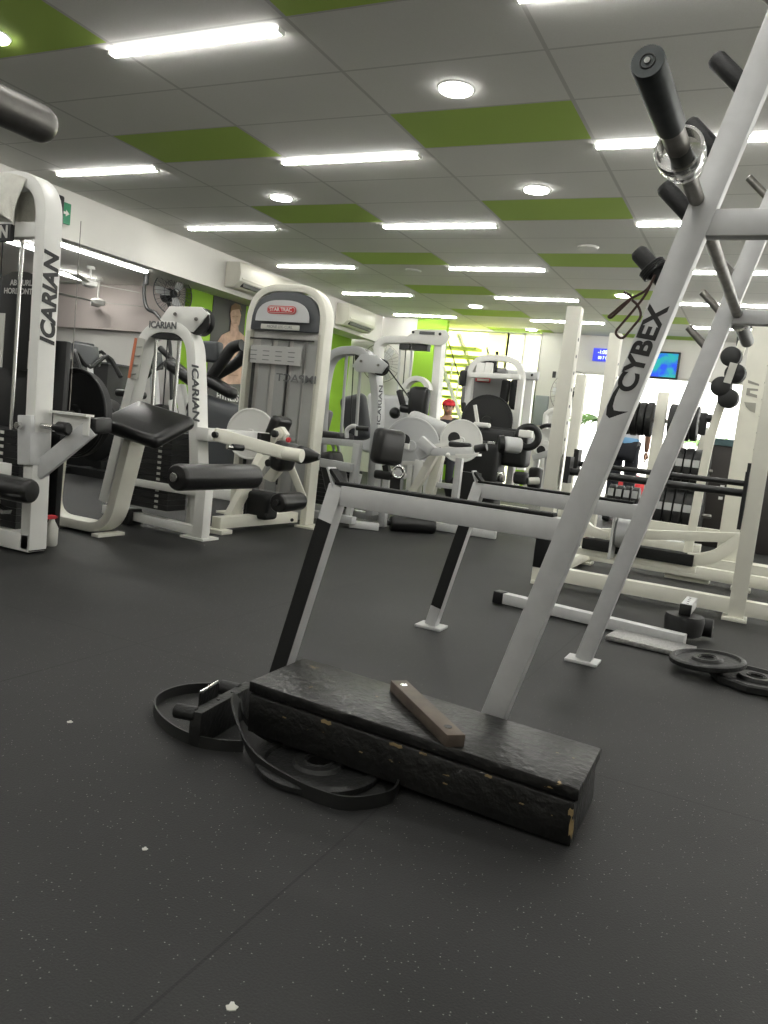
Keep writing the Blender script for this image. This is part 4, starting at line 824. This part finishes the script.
part(pr, 'cross_rail', CREAM, beam((-.90, 5.2, .33), (-.08, 5.2, .43), .05, .06), bev=.004); part(pr, 'lower_cross_rail', CREAM, box(-1.09, -.3, 5.17, 5.23, .17, .215), bev=.004)
part(pr, 'step_grip', GRIP, box(-1.0, -.32, 5.14, 5.24, .215, .285), bev=.004); part(pr, 'roller_bracket', SILVER, box(-.80, -.785, 4.96, 5.12, .20, .48)); part(pr, 'round_pad', GREYP, lathe((-.78, 5.06, .37), (1, 0, 0), [(0, .09), (.01, .1), (.11, .1), (.12, .09)], 28))
for z, y, r in ((.71, 4.80, .022), (.76, 5.0, .017)):
    o = part(pr, 'safety_bar', PLAST, cyl((-1.09, y, z), (-.08, y, z), r, 20))
    parts(o, 'flange', PLAST, box(-1.09, -1.06, y - .05, y + .05, z - .07, z + .09), box(-.10, -.08, y - .05, y + .05, z - .2, z + .12))
part(pr, 'top_rail', CREAM, box(-.07, -.0, 4.84, 5.96, 1.68, 1.76), bev=.004)
# smith column with grey letters to its left
sm = thing('smith_column', 'wide cream column with faded grey letters behind the drilled upright', 'gym machine', (-.2, 6.9, 0))
part(sm, 'column', CREAM, beam((-.18, 6.9, 0), (-.18, 6.9, 1.95), .17, .12, (0, 1, 0)), bev=.006); parts(sm, 'bolt', STEEL, *[cyl((-.10, 6.81, .35 + .13 * i), (-.10, 6.84, .35 + .13 * i), .014, 10) for i in range(11)])
FADED = mat('faded_lettering', (.34, .335, .29), .6)
for q_ in ([(748, 380), (759, 384), (759, 386), (748, 383)], [(747, 388), (758, 389), (758, 391), (750, 390.5), (750, 393), (757, 395), (757, 398), (746, 395)], [(744, 402), (756, 403), (755, 413), (750, 411), (746, 407)]):
    w_ = [AY(x, y, 6.838) for x, y in q_]; part(sm, 'lettering', FADED, prism((0, 6.838, 0), (1, 0, 0), (0, 0, 1), [(p_.x, p_.z) for p_ in w_], .0015))
part(sm, 'base', CREAM, box(-.4, .9, 6.8, 7.0, 0, .1)); part(sm, 'cross_rail', CREAM, box(-.9, -.26, 6.87, 6.93, .24, .33)); part(sm, 'far_column', CREAM, beam((.8, 6.9, 0), (.8, 6.9, 1.95), .12, .12, (0, 1, 0)))
# two cream poles behind
tp = thing('cable_post', 'slim cream post standing just behind the left rack upright', 'post', (-1.55, 7.0, 0))
part(tp, 'post', CREAM, beam((-1.56, 7.0, 0), (-1.56, 7.0, 1.5), .085, .085, (0, 1, 0)), bev=.01); part(tp, 'foot', CREAM, box(-1.64, -1.48, 6.92, 7.08, 0, .02))

# ---- post with four round pads
mL = thing('pad_post', 'slanted cream post carrying four round black pads', 'gym machine', (-.36, 6.2, 0))
yl = 6.1
part(mL, 'post', CREAM, sweep(rnd([(-.43, yl, .0), AY(702, 477, yl), AY(712, 430, yl), AY(743, 342, yl)], .2, 8), .05, .06, nY), bev=.004)
for x, y in ((730, 356), (734, 373), (720, 386), (727, 398)): part(mL, 'round_pad', RUB, lathe(AY(x, y, yl - .12), (.2, 1, 0), [(0, .05), (.012, .068), (.07, .068), (.08, .05)], 24))
part(mL, 'pivot_plate', LABELW, beam(AY(727, 383, yl - .13), AY(734, 363, yl - .13), .05, .006, (0, 1, 0))); part(mL, 'peg', PLAST, cyl(AY(700, 417, yl), AY(712, 419, yl), .03, 14), rbox(AY(703, 424, yl), (.05, .06, .16), .01)); part(mL, 'hanging_band', PLAST, tube(smooth([AY(738, 350, yl), AY(738, 338, yl), AY(744, 330, yl), AY(752, 327, yl)], 4), .01, 8)); part(mL, 'foot', CREAM, box(-.55, -.25, yl - .1, yl + .15, 0, .04))

# ---- weight plate storage rack with plates edge on
ps = thing('plate_rack', 'cream post plate rack full of black plates before the bright doors', 'plate rack', (-.95, 8.1, 0))
part(ps, 'post', CREAM, beam((-.985, 8, .0), (-.985, 8, 1.48), .10, .09, (0, 1, 0)), bev=.005); part(ps, 'second_post', CREAM, beam((-.60, 8.35, 0), (-.60, 8.35, 1.2), .06, .06, (0, 1, 0)))
part(ps, 'base', CREAM, box(-1.45, -.45, 7.9, 8.1, 0, .08), bev=.005); parts(ps, 'peg', STEEL, cyl((-1.40, 8, 1.21), (-.60, 8, 1.21), .02, 12), cyl((-.93, 8, .78), (-.45, 8, .78), .02, 12), cyl((-.93, 8, .36), (-.4, 8, .36), .02, 12), cyl((-1.4, 8, .42), (-1.04, 8, .42), .02, 12))
def edge_plates(xs, y, z, r, th, where, m=RUB):
    for i, x in enumerate(xs):
        o = thing('weight_plate', 'black plate edge-on, %s, %s' % (where, ('first', 'second', 'third', 'fourth', 'fifth', 'sixth', 'seventh')[i] + ' from the left'), 'weight plate', (x, y, z), 'black plates on the plate rack')
        rr = r * (1 - .03 * (i % 2)); part(o, 'disc', m, ringl((x, y, z), (1, 0, 0), [(0, .03), (0, rr - .015), (.006, rr), (th - .006, rr), (th, rr - .015), (th, .03)]))
        if m is IRON: part(o, 'label', GREYP, box(x + .006, x + th - .006, y - rr - .003, y - rr + .02, z + .02, z + .09))
edge_plates([-1.38 + .068 * i for i in range(5)], 8, 1.21, .165, .062, 'top row left of the post')
edge_plates([-.90 + .068 * i for i in range(4)], 8, 1.21, .17, .062, 'top row right of the post')
edge_plates([-.85 + .075 * i for i in range(5)], 8, .78, .20, .07, 'middle row right of the post', IRON)
edge_plates([-.90 + .085 * i for i in range(5)], 8, .36, .24, .08, 'bottom row right of the post', IRON)
edge_plates([-1.36 + .075 * i for i in range(4)], 8, .42, .13, .065, 'bottom row left of the post', IRON)
bc = thing('dark_cabinet', 'dark cabinet behind the plates beside the cream column', 'cabinet', (-.25, 8.9, 0))
part(bc, 'body', mat('dark_brown_panel', (.028, .024, .022), .5), box(-.62, .25, 8.8, 9.2, 0, 1.05), bev=.01); part(bc, 'top', mat('teal_top', (.05, .10, .11), .5), box(-.64, .27, 8.78, 9.22, 1.05, 1.12)); part(bc, 'hinge', WLET, box(-.40, -.36, 8.79, 8.8, .5, .53), box(-.40, -.36, 8.79, 8.8, .62, .65))
rb2 = solo('gym_ball', 'red exercise ball behind the silver side rail', 'exercise ball', mat('red_ball', (.6, .015, .02), .4), ball((-1.62, 11.1, .3), .3, seg=28, rings=18), loc=(-1.62, 11.1, 0))

# ---- wall items
def air_con(y0, y1, z0, z1, lb):
    t = thing('air_conditioner', lb, 'air conditioner', (-6.6, (y0 + y1) / 2, z0), 'white split air conditioners on the beam'); H = z1 - z0
    prof = [(0, 0), (.15, 0), (.24, .08), (.25, H * .55), (.22, H), (0, H)]
    part(t, 'body', ACW, prism((-6.598, y1, z0), (1, 0, 0), (0, 0, 1), prof, y1 - y0), bev=.012)
    part(t, 'air_outlet', SHROUD, beam((-6.395, y0 + .1, z0 + .045), (-6.395, y1 - .1, z0 + .045), .05, .05)); part(t, 'front_slat', ACW, beam((-6.352, y0 + .05, z0 + .12), (-6.352, y1 - .05, z0 + .12), .012, .02))
    return t
air_con(8.35, 9.75, 2.42, 2.74, 'nearer air conditioner on the beam, left of the tall red-logo tower')
air_con(11.25, 12.2, 2.42, 2.76, 'farther air conditioner at the end of the beam')
vb = solo('junction_box', 'small black box on the beam between the air conditioners', 'junction box', SHROUD, box(-6.6, -6.54, 10.72, 11.0, 2.50, 2.60), loc=(-6.57, 10.85, 2.5))
ex = thing('exit_sign', 'small green sign with white arrow on the beam behind the left tower', 'sign', (-6.58, 5.8, 2.6))
part(ex, 'panel', SIGNG, box(-6.6, -6.57, 5.70, 5.82, 2.50, 2.70)); part(ex, 'arrow', WLET, prism((-6.568, 5.76, 2.60), (0, 1, 0), (0, 0, 1), [(-.03, -.012), (.0, -.012), (0, -.03), (.04, 0), (0, .03), (0, .012), (-.03, .012)], .004))
spk = solo('wall_speaker', 'black speaker box on the beam beside the green sign', 'speaker', PLAST, rbox((-6.54, 5.62, 2.58), (.11, .10, .30), .02), loc=(-6.5, 5.62, 2.45))

def fan(c, n, r, lb, mount, cagem=STEEL, nw=28, group='wall fans'):
    c = V(c); n = V(n).normalized(); s, u, d = basis(n); t = thing('wall_fan', lb, 'fan', c, group)
    wires = []
    for k in range(nw):
        a = 2 * PI * k / nw; e = s * math.cos(a) + u * math.sin(a)
        wires.append(tube([c + d * .09 + e * r * .15, c + d * .085 + e * r * .6, c + d * .04 + e * r * .95, c + e * r, c - d * .04 + e * r * .9, c - d * .07 + e * r * .3], .0022, 4))
    part(t, 'cage', cagem, *wires, tube(circ(c, r, n, 40), .007, 6, True), tube(circ(c + d * .075, r * .6, n, 32), .003, 5, True), tube(circ(c + d * .09, r * .18, n, 20), .006, 5, True))
    for k in range(3):
        a = 2 * PI * k / 3; e = s * math.cos(a) + u * math.sin(a); f = d.cross(e)
        part(t, 'blade', LGREY, prism(c + e * r * .1 - d * .0, e, (f + d * .3), [(0, -.03), (r * .45, -r * .28), (r * .8, -r * .2), (r * .82, r * .12), (r * .4, r * .16), (0, .03)], .004))
    part(t, 'hub', PLAST, lathe(c - d * .03, d, [(0, .05), (.06, .05), (.08, .03)], 18)); part(t, 'motor', PLAST, lathe(c - d * .22, d, [(0, .05), (.03, .085), (.14, .085), (.17, .05)], 20))
    part(t, 'bracket', PLAST, beam(c - d * .15, V(mount), .04, .04)); return t
fan(AY(173, 294, 8.0), (.8, -.3, .1), .27, 'round wall fan at the corner of the green wall', AY(172, 318, 8.42), DGREY)
fan(AY(381, 363, 12.7), (.45, -1, 0), .34, 'round wall fan behind the grey arched machine', AY(381, 363, 12.98))
fan(AY(573, 394, 13.5), (.45, -1, 0), .38, 'large round fan far back by the glass doors', (-3.22, 13.95, 1.9), STEEL)
cf = thing('curved_pipe', 'black curved pipe handle above the side room beside the corner fan', 'pipe', AY(150, 300, 7.4))
part(cf, 'pipe', PLAST, tube(smooth([AY(146, 273, 7.4), AY(144, 292, 7.4), AY(147, 308, 7.4), AY(158, 316, 7.4), AY(170, 345, 7.4), AY(172, 470, 7.4)], 5), .022, 10)); part(cf, 'grip', RUB, cyl(AY(146.5, 272, 7.4), AY(146, 285, 7.4), .032, 12)); part(cf, 'base', PLAST, box(-6.75, -6.35, 7.2, 7.6, 0, .06))
part(cf, 'post', PLAST, beam(AY(172, 465, 7.4), (-6.55, 7.4, .05), .04, .04, (0, 1, 0)))

def ceiling_fan(c, lb, rod):
    c = V(c); t = thing('ceiling_fan', lb, 'ceiling fan', (c.x, c.y, 2.398), 'ceiling fans of the side room')
    part(t, 'rod', WHITE, cyl(c, (c.x, c.y, 2.395), .012, 10)); part(t, 'motor', WHITE, lathe(c - V((0, 0, .08)), (0, 0, 1), [(0, .04), (.02, .09), (.07, .1), (.10, .05)], 24)); part(t, 'canopy', WHITE, cyl((c.x, c.y, 2.36), (c.x, c.y, 2.398), .05, 16))
    for k in range(3):
        a = R(20 + 120 * k + rod); e = V((math.cos(a), math.sin(a), 0)); f = V((-math.sin(a), math.cos(a), .15))
        part(t, 'blade', LABELW, prism(c - V((0, 0, .03)) + e * .1, e, f, [(0, -.03), (.5, -.06), (.52, .06), (0, .03)], .006))
ceiling_fan(AY(98, 300, 7.9), 'white ceiling fan hanging low in the side room', 0); ceiling_fan(AY(90, 281, 7.2), 'white ceiling fan near the side room ceiling', 40)

# poster
po = thing('poster', 'tall poster of a shirtless muscular man on the green wall', 'poster', (-7.19, 9.25, 1.5))
xp = -7.195
def PP(*pts): return [(AX(px, py, xp).y, AX(px, py, xp).z) for px, py in pts]
def flat(nm, m, lev, *pts): return part(po, nm, m, prism((xp + .004 * lev, 0, 0), (0, 1, 0), (0, 0, 1), PP(*pts), .003))
part(po, 'sheet', mat('poster_dark', (.045, .045, .048), .5), box(-7.198, -7.19, 8.90, 9.66, .45, 2.42))
psk = mat('poster_skin', (.50, .33, .25), .6, 0, .25, 9); psd = mat('poster_shading_print', (.33, .20, .15), .6)
flat('trousers_print', mat('poster_grey_cloth', (.09, .09, .09), .6, 0, .3, 9), 2, (217, 398), (222, 381), (240, 381), (243, 400), (240, 440), (214, 440))
flat('torso_print', psk, 3, (214, 346), (221, 335), (229, 331), (238, 331), (246, 338), (247, 356), (242, 366), (240, 384), (221, 384), (220, 368), (215, 358))
flat('neck_print', psk, 3.6, (229, 333), (230, 322), (237, 322), (238, 333)); flat('head_print', psk, 4.4, (229, 314), (230, 308), (238, 308), (240, 315), (238, 325), (234, 328), (230.5, 324))
flat('hair_print', mat('poster_hair', (.22, .14, .08), .7), 5.2, (229, 313), (230, 306), (234, 303), (239, 305), (240.5, 311), (238, 309), (231, 310))
for a in ((223, 344, 231, 350), (234, 345, 242, 351)): flat('chest_print', psd, 4, (a[0], a[3]), (a[2], a[3] + 1), (a[2], a[3] + 2), (a[0] + 1, a[3] + 1))
for i in range(3): flat('abdomen_print', psd, 4, (226, 360 + 7 * i), (237, 361 + 7 * i), (237, 362 + 7 * i), (226, 361.2 + 7 * i))
for x in (232.5, 236): flat('face_print', psd, 5.2, (x - 1, 316), (x + 1, 316), (x + 1, 317), (x - 1, 317))
flat('mouth_print', psd, 5.2, (232.5, 322.6), (236, 322.6), (236, 323.4), (232.5, 323.4)); c = AX(227, 394, xp)
text(po, 'lettering', 'FITNESS', WLET, (xp + .018, c.y, c.z - .05), (0, 1, 0), (0, 0, 1), .15, .001, bold=.002)

# screens on the far band
tvp, tvq = AY(652, 351, 13.93), AY(677, 380, 13.93)
t = thing('television', 'wall television with blue-green picture above the glass doors', 'television', ((tvp.x + tvq.x) / 2, 13.93, tvq.z))
SCR = mat('tv_screen', (.0, .05, .1), .4); nt = SCR.node_tree; b_ = nt.nodes['Principled BSDF']; nz = nt.nodes.new('ShaderNodeTexNoise'); nz.inputs['Scale'].default_value = 7
rp = nt.nodes.new('ShaderNodeValToRGB'); rp.color_ramp.elements[0].position = .4; rp.color_ramp.elements[0].color = (.0, .03, .75, 1); rp.color_ramp.elements[1].position = .6; rp.color_ramp.elements[1].color = (.0, .38, .30, 1)
tcn = nt.nodes.new('ShaderNodeTexCoord'); nt.links.new(tcn.outputs['Object'], nz.inputs['Vector']); nt.links.new(nz.outputs['Fac'], rp.inputs['Fac']); nt.links.new(rp.outputs['Color'], b_.inputs['Emission Color']); b_.inputs['Emission Strength'].default_value = .5
part(t, 'casing', PLAST, box(tvp.x - .12, tvq.x, 13.90, 13.98, tvq.z, tvp.z), bev=.006); part(t, 'screen', SCR, box(tvp.x - .09, tvq.x - .03, 13.89, 13.898, tvq.z + .03, tvp.z - .03))
part(t, 'bracket', PLAST, box(tvp.x + .1, tvp.x + .2, 13.98, 14.0, tvq.z + .1, tvp.z - .1))
sp, sq = AY(594, 348, 13.96), AY(614, 362, 13.96)
t = thing('clock_display', 'blue digital clock display on the white band beside the cream pole', 'clock', ((sp.x + sq.x) / 2, 13.97, sq.z))
part(t, 'panel', mat('blue_display', (0, .01, .3), .4, emit=(.0, .02, .75), es=.4), box(sp.x, sq.x, 13.95, 14.0, sq.z, sp.z)); LED = mat('led_digits', (.7, .8, 1), .5, emit=(.7, .82, 1), es=.8)
text(t, 'time_digits', '-1:00:2', LED, ((sp.x + sq.x) / 2, 13.945, sp.z - .065), (1, 0, 0), (0, 0, 1), .095, .001, bold=.001, sx=.8); text(t, 'date_digits', '00 7 00', LED, ((sp.x + sq.x) / 2, 13.945, sq.z + .055), (1, 0, 0), (0, 0, 1), .075, .001, bold=.001, sx=.8)
p = AY(549, 349, 13.85); solo('wall_speaker', 'small black speaker high on the white column', 'speaker', PLAST, rbox((-3.38, 13.83, 2.6), (.12, .14, .3), .02), loc=(-3.38, 13.82, 2.45))
solo('switch_plate', 'small dark switch plate on the white column', 'switch', PLAST, box(-3.62, -3.56, 13.88, 13.9, 2.05, 2.16), loc=(-3.6, 13.89, 2.05))
solo('electrical_panel', 'grey electrical panel low on the white column', 'electrical panel', mat('panel_grey', (.24, .27, .27), .5), box(-3.86, -3.62, 13.84, 13.9, 1.2, 1.72), loc=(-3.7, 13.87, 1.1), bev=.01)

# plants by the doors
def palm(x, y, h, lb, n=26, L=.7):
    t = thing('palm_plant', lb, 'plant', (x, y, -.02 if y > 14 else 0), 'palms by the glass doors'); z0 = -.02 if y > 14 else 0
    part(t, 'pot', DGREY, lathe((x, y, z0), (0, 0, 1), [(0, .13), (.02, .14), (.3, .19), (.32, .19)], 24)); part(t, 'stem', RUST, tube([(x, y, z0 + .3), (x + .03, y, h * .5), (x, y, h)], .03, 8))
    for k in range(n):
        a = random.random() * 2 * PI; e = V((math.cos(a), math.sin(a), 0)); up = random.uniform(.2, 1.0); l = L * random.uniform(.7, 1.1)
        pts = [V((x, y, h)) + e * l * s + V((0, 0, up * l * (s - s * s * 1.3))) for s in (0, .25, .5, .75, 1)]
        vs, fs = [], []; sd = V((-e.y, e.x, 0))
        for i, p_ in enumerate(pts):
            w = (.012, .03, .035, .022, .003)[i]; vs += [p_ - sd * w - V((0, 0, w * .6)), p_ + V((0, 0, .0)), p_ + sd * w - V((0, 0, w * .6))]
        for i in range(4): fs += [(i * 3, i * 3 + 1, i * 3 + 4, i * 3 + 3), (i * 3 + 1, i * 3 + 2, i * 3 + 5, i * 3 + 4)]
        part(t, 'frond', LEAF, (vs, fs))
palm(-2.60, 13.35, 1.35, 'green palm in front of the glass doors beside the large fan', 40, .55)
palm(-1.2, 15.9, 1.2, 'green palm outside the glass doors behind the plate rack', 30, .9)
palm(1.6, 16.2, 1.5, 'second green palm outside the doors, farther right', 30, .9)

# ---- side room cardio machines
def bike(x, y, lb, rot=0, tall=1.15):
    t = thing('exercise_bike', lb, 'exercise bike', (x, y, 0), 'cardio machines in the side room')
    part(t, 'base', PLAST, box(x - .5, x + .5, y - .06, y + .06, 0, .08), box(x - .52, x - .42, y - .25, y + .25, 0, .07), box(x + .42, x + .52, y - .25, y + .25, 0, .07))
    part(t, 'flywheel_housing', PLAST, lathe((x - .1, y - .1, .5), (0, 1, 0), [(0, .3), (.02, .33), (.18, .33), (.2, .3)], 32)); part(t, 'mast', GREYP, beam((x - .2, y, .4), (x - .35, y, tall), .08, .08), beam((x + .1, y, .4), (x + .25, y, .85), .07, .07))
    part(t, 'saddle', VINYL, rbox((x + .28, y, .9), (.28, .2, .08), .035), sharp=60); part(t, 'console', DGREY, rbox((x - .38, y, tall + .1), (.06, .34, .22), .02, (0, R(-15), 0)))
    part(t, 'handlebar', RUB, tube(smooth([(x - .32, y - .26, tall - .2), (x - .15, y - .28, tall - .08), (x - .30, y - .22, tall + .12), (x - .32, y, tall - .02), (x - .30, y + .22, tall + .12), (x - .15, y + .28, tall - .08)], 4), .025, 8))
    part(t, 'pedal', PLAST, box(x - .2, x - .05, y - .3, y - .2, .33, .36), beam((x - .1, y - .15, .5), (x - .12, y - .22, .34), .03, .03))
bike(-6.15, 6.1, 'dark exercise bike right of the black cabinet top'); bike(-8.0, 7.8, 'exercise bike behind the black cabinet, near its middle', tall=1.32); bike(-6.9, 7.9, 'exercise bike nearest the corner fan', tall=1.28)
tm = thing('treadmill', 'grey treadmill with tall side arms behind the left end of the cabinet', 'treadmill', (-9.6, 7.75, 0)); x, y = -9.6, 7.75
part(tm, 'deck', PLAST, box(x - .9, x + .7, y - .38, y + .38, .02, .2), bev=.02); parts(tm, 'side_arm', GREYP, tube(smooth([(x - .75, y - .36, .2), (x - .7, y - .36, 1.15), (x - .35, y - .36, 1.50), (x - .1, y - .36, 1.25), (x - .1, y - .36, .9)], 5), .028, 10), tube(smooth([(x - .75, y + .36, .2), (x - .7, y + .36, 1.15), (x - .35, y + .36, 1.50), (x - .1, y + .36, 1.25), (x - .1, y + .36, .9)], 5), .028, 10))
part(tm, 'console', DGREY, rbox((x - .6, y, 1.22), (.12, .7, .26), .03, (0, R(-20), 0)))

# ---- people
def skin_figure(name, verts, edges, rad, m, par, root=0):
    me = bpy.data.meshes.new(name); me.from_pydata([V(v) - LOC[par.name] for v in verts], edges, []); o = bpy.data.objects.new(name, me); COL.objects.link(o); o.parent = par; LOC[o.name] = LOC[par.name]
    sk = o.modifiers.new('skin', 'SKIN'); sk.use_smooth_shade = True; sb_ = o.modifiers.new('soft', 'SUBSURF'); sb_.levels = sb_.render_levels = 2
    for i, r_ in enumerate(rad): me.skin_vertices[0].data[i].radius = r_ if isinstance(r_, tuple) else (r_, r_)
    me.skin_vertices[0].data[root].use_root = True; me.materials.append(m); return o
def hand(par, w, d, side, m=SKIN):
    w, d = V(w), V(d).normalized(); s = V((side, 0, 0)); s = (s - d * s.dot(d)).normalized(); n = d.cross(s)
    vs = [w, w + d * .05, w + d * .09]; es = [(0, 1), (1, 2)]; rd = [(.022, .016), (.036, .014), (.034, .012)]
    for k, L in enumerate((.058, .07, .064, .05)):
        o = (k - 1.5) * .019; b = len(vs); vs += [w + d * .088 + n * o, w + d * (.088 + L * .55) + n * o - s * .006, w + d * (.088 + L) + n * o - s * .02]; es += [(2, b), (b, b + 1), (b + 1, b + 2)]; rd += [.0085, .008, .007]
    b = len(vs); vs += [w + d * .04 + n * .036, w + d * .075 + n * .05 - s * .01]; es += [(1, b), (b, b + 1)]; rd += [.010, .008]
    return skin_figure('hand', vs, es, rd, m, par, 0)
def person(x, y, lb, pose, facing, skinm, top, low, seat=0.0):
    t = thing('person', lb, 'person', (x, y, 0)); c, s = math.cos(facing), math.sin(facing)
    def W(a, b, z): return V((x + a * c - b * s, y + a * s + b * c, z))      # a: to its right, b: forward
    if pose == 'stand':
        hip = .92; leg = lambda sd: [W(sd * .09, 0, .90), W(sd * .10, .03, .50), W(sd * .10, -.02, .10)]; foot = lambda sd: [W(sd * .10, -.04, .05), W(sd * .12, .17, .03)]; lean = .02
        arm = lambda sd: [W(sd * .19, 0, 1.42), W(sd * .25, -.03, 1.14), W(sd * .24, .10, .90)]
    else:
        hip = seat + .10; leg = lambda sd: [W(sd * .10, 0, hip), W(sd * .14, .42, hip + .0), W(sd * .14, .44, .10)]; foot = lambda sd: [W(sd * .14, .42, .05), W(sd * .15, .62, .03)]; lean = .08
        arm = lambda sd: [W(sd * .19, lean, hip + .50), W(sd * .25, lean + .05, hip + .24), W(sd * .16, lean + .28, hip + .14)]
    H = hip
    body = [W(0, 0, H), W(0, 0, H + .12), W(0, lean * .5, H + .28), W(0, lean, H + .44), W(0, lean, H + .54), W(0, lean + .01, H + .60), W(0, lean + .02, H + .67), W(0, lean + .03, H + .75)]
    vs = list(body); es = [(i, i + 1) for i in range(7)]; rd = [(.15, .11), (.14, .10), (.155, .11), (.17, .115), (.11, .08), (.052, .055), (.073, .085), (.07, .082)]
    for sd in (1, -1):
        b = len(vs); vs += [W(sd * .13, lean, H + .50)] + arm(sd); es += [(3, b), (b, b + 1), (b + 1, b + 2), (b + 2, b + 3)]; rd += [.07, .05, .042, .028]
        b = len(vs); vs += leg(sd) + foot(sd); es += [(0, b), (b, b + 1), (b + 1, b + 2), (b + 2, b + 3), (b + 3, b + 4)]; rd += [.088, .062, .042, (.045, .04), (.035, .022)]
    skin_figure('body', vs, es, rd, skinm, t)
    for sd in (1, -1):
        a_ = arm(sd); hand(t, a_[2], a_[2] - a_[1], sd)
    # clothes: slightly larger shells over torso/arms and legs
    vs = list(body[0:5]); es = [(i, i + 1) for i in range(4)]; rd = [(.168, .128), (.16, .12), (.172, .127), (.185, .13), (.10, .085)]
    for sd in (1, -1): b = len(vs); a_ = arm(sd); vs += [W(sd * .13, lean, H + .50), a_[0], a_[0].lerp(a_[1], .8)]; es += [(3, b), (b, b + 1), (b + 1, b + 2)]; rd += [.085, .066, .062]
    skin_figure('shirt', vs, es, rd, top, t, 0)
    vs = [body[0] - V((0, 0, .01))]; es = []; rd = [(.17, .13)]
    for sd in (1, -1): b = len(vs); vs += leg(sd); es += [(0, b), (b, b + 1), (b + 1, b + 2)]; rd += [.105, .078, .06]
    skin_figure('trousers', vs, es, rd, low, t, 0)
    if top is SHIRT: skin_figure('shirt_hem', [body[0] - V((0, 0, .06)), body[0] + V((0, 0, .06)), body[1] + V((0, 0, .08))], [(0, 1), (1, 2)], [(.178, .138), (.176, .136), (.172, .130)], BLUEC, t)
    for sd in (1, -1): f = foot(sd); part(t, 'shoe', PLAST, rbox((f[0] + f[1]) / 2 + V((0, 0, .005)), (.10, .28, .085), .035, (0, 0, facing)), sharp=60)
    hc = W(0, lean + .035, H + .72)
    part(t, 'hair', HAIR, ball(hc - (W(0, .02, 0) - W(0, 0, 0)) + V((0, 0, .03)), .098, (.95, 1.0, 1.0)), sharp=180)
    part(t, 'face', skinm, ball(W(0, lean + .055, H + .70), .082, (.92, 1.0, 1.25)), ball(W(0, lean + .145, H + .69), .016), ball(W(.085, lean + .03, H + .70), .02, (.5, 1, 1.4)), ball(W(-.085, lean + .03, H + .70), .02, (.5, 1, 1.4)), sharp=180)
    part(t, 'eye', HAIR, ball(W(.03, lean + .134, H + .72), .009), ball(W(-.03, lean + .134, H + .72), .009)); part(t, 'mouth', RED, rbox(W(0, lean + .133, H + .652), (.045, .01, .01), .004, (0, 0, facing)))
    return t, W, H, lean
person(-1.60, 10.1, 'person in white shirt and dark trousers standing behind the racks', 'stand', R(0), SKIN, SHIRT, DARKC)
pb = solo('blue_towel', 'light blue towel tied at the waist of the standing person', 'towel', BLUEC, lathe((-1.36, 10.1, .84), (0, 0, 1), [(0, .20), (.03, .205), (.12, .195), (.2, .185)], 28), loc=(-1.36, 10.1, .84)) if 0 else None
yb = 11.6; hp = AY(451, 407, yb)
t2, W2, H2, l2 = person(hp.x, yb - .1, 'seated person in a red cap among the far machines', 'sit', R(200), SKIN, DARKC, DARKC, seat=hp.z - .83)
cpz = H2 + .765
part(t2, 'red_cap', REDC, lathe(W2(0, l2 + .03, cpz - .025), (0, 0, 1), [(0, .104), (.03, .104), (.07, .085), (.095, .04), (.1, .01)], 24), prism(W2(-.07, l2 + .10, cpz - .03), W2(1, 0, 0) - W2(0, 0, 0), W2(0, 1, 0) - W2(0, 0, 0), [(0, 0), (.14, 0), (.12, .07), (.07, .09), (.02, .07)], .01), sharp=60, label='red cap')
so = thing('stool', 'low black stool under the seated person', 'stool', (hp.x, yb - .1, 0)); part(so, 'seat', VINYL, rbox((hp.x, yb - .1, hp.z - .86), (.36, .36, .07), .03)); part(so, 'leg', SILVER, cyl((hp.x, yb - .1, 0), (hp.x, yb - .1, hp.z - .88), .03, 14))

# ================================================================ light
w = bpy.data.worlds.new('daylight'); SC.world = w; w.use_nodes = True
bg = w.node_tree.nodes['Background']; bg.inputs['Color'].default_value = (1.0, .97, .95, 1); bg.inputs['Strength'].default_value = 3.0
SC.view_settings.view_transform = 'Standard'; SC.view_settings.look = 'None'; SC.view_settings.gamma = 1; SC.view_settings.use_curve_mapping = False
SC.view_settings.exposure = 1.25
SC.cycles.max_bounces = 6; SC.cycles.diffuse_bounces = 3; SC.cycles.glossy_bounces = 3; SC.cycles.transparent_max_bounces = 12; SC.cycles.caustics_reflective = False; SC.cycles.caustics_refractive = False
SC.cycles.sample_clamp_indirect = 4.0
try: SC.cycles.use_denoising = True; SC.cycles.denoiser = 'OPENIMAGEDENOISE'
except Exception: pass
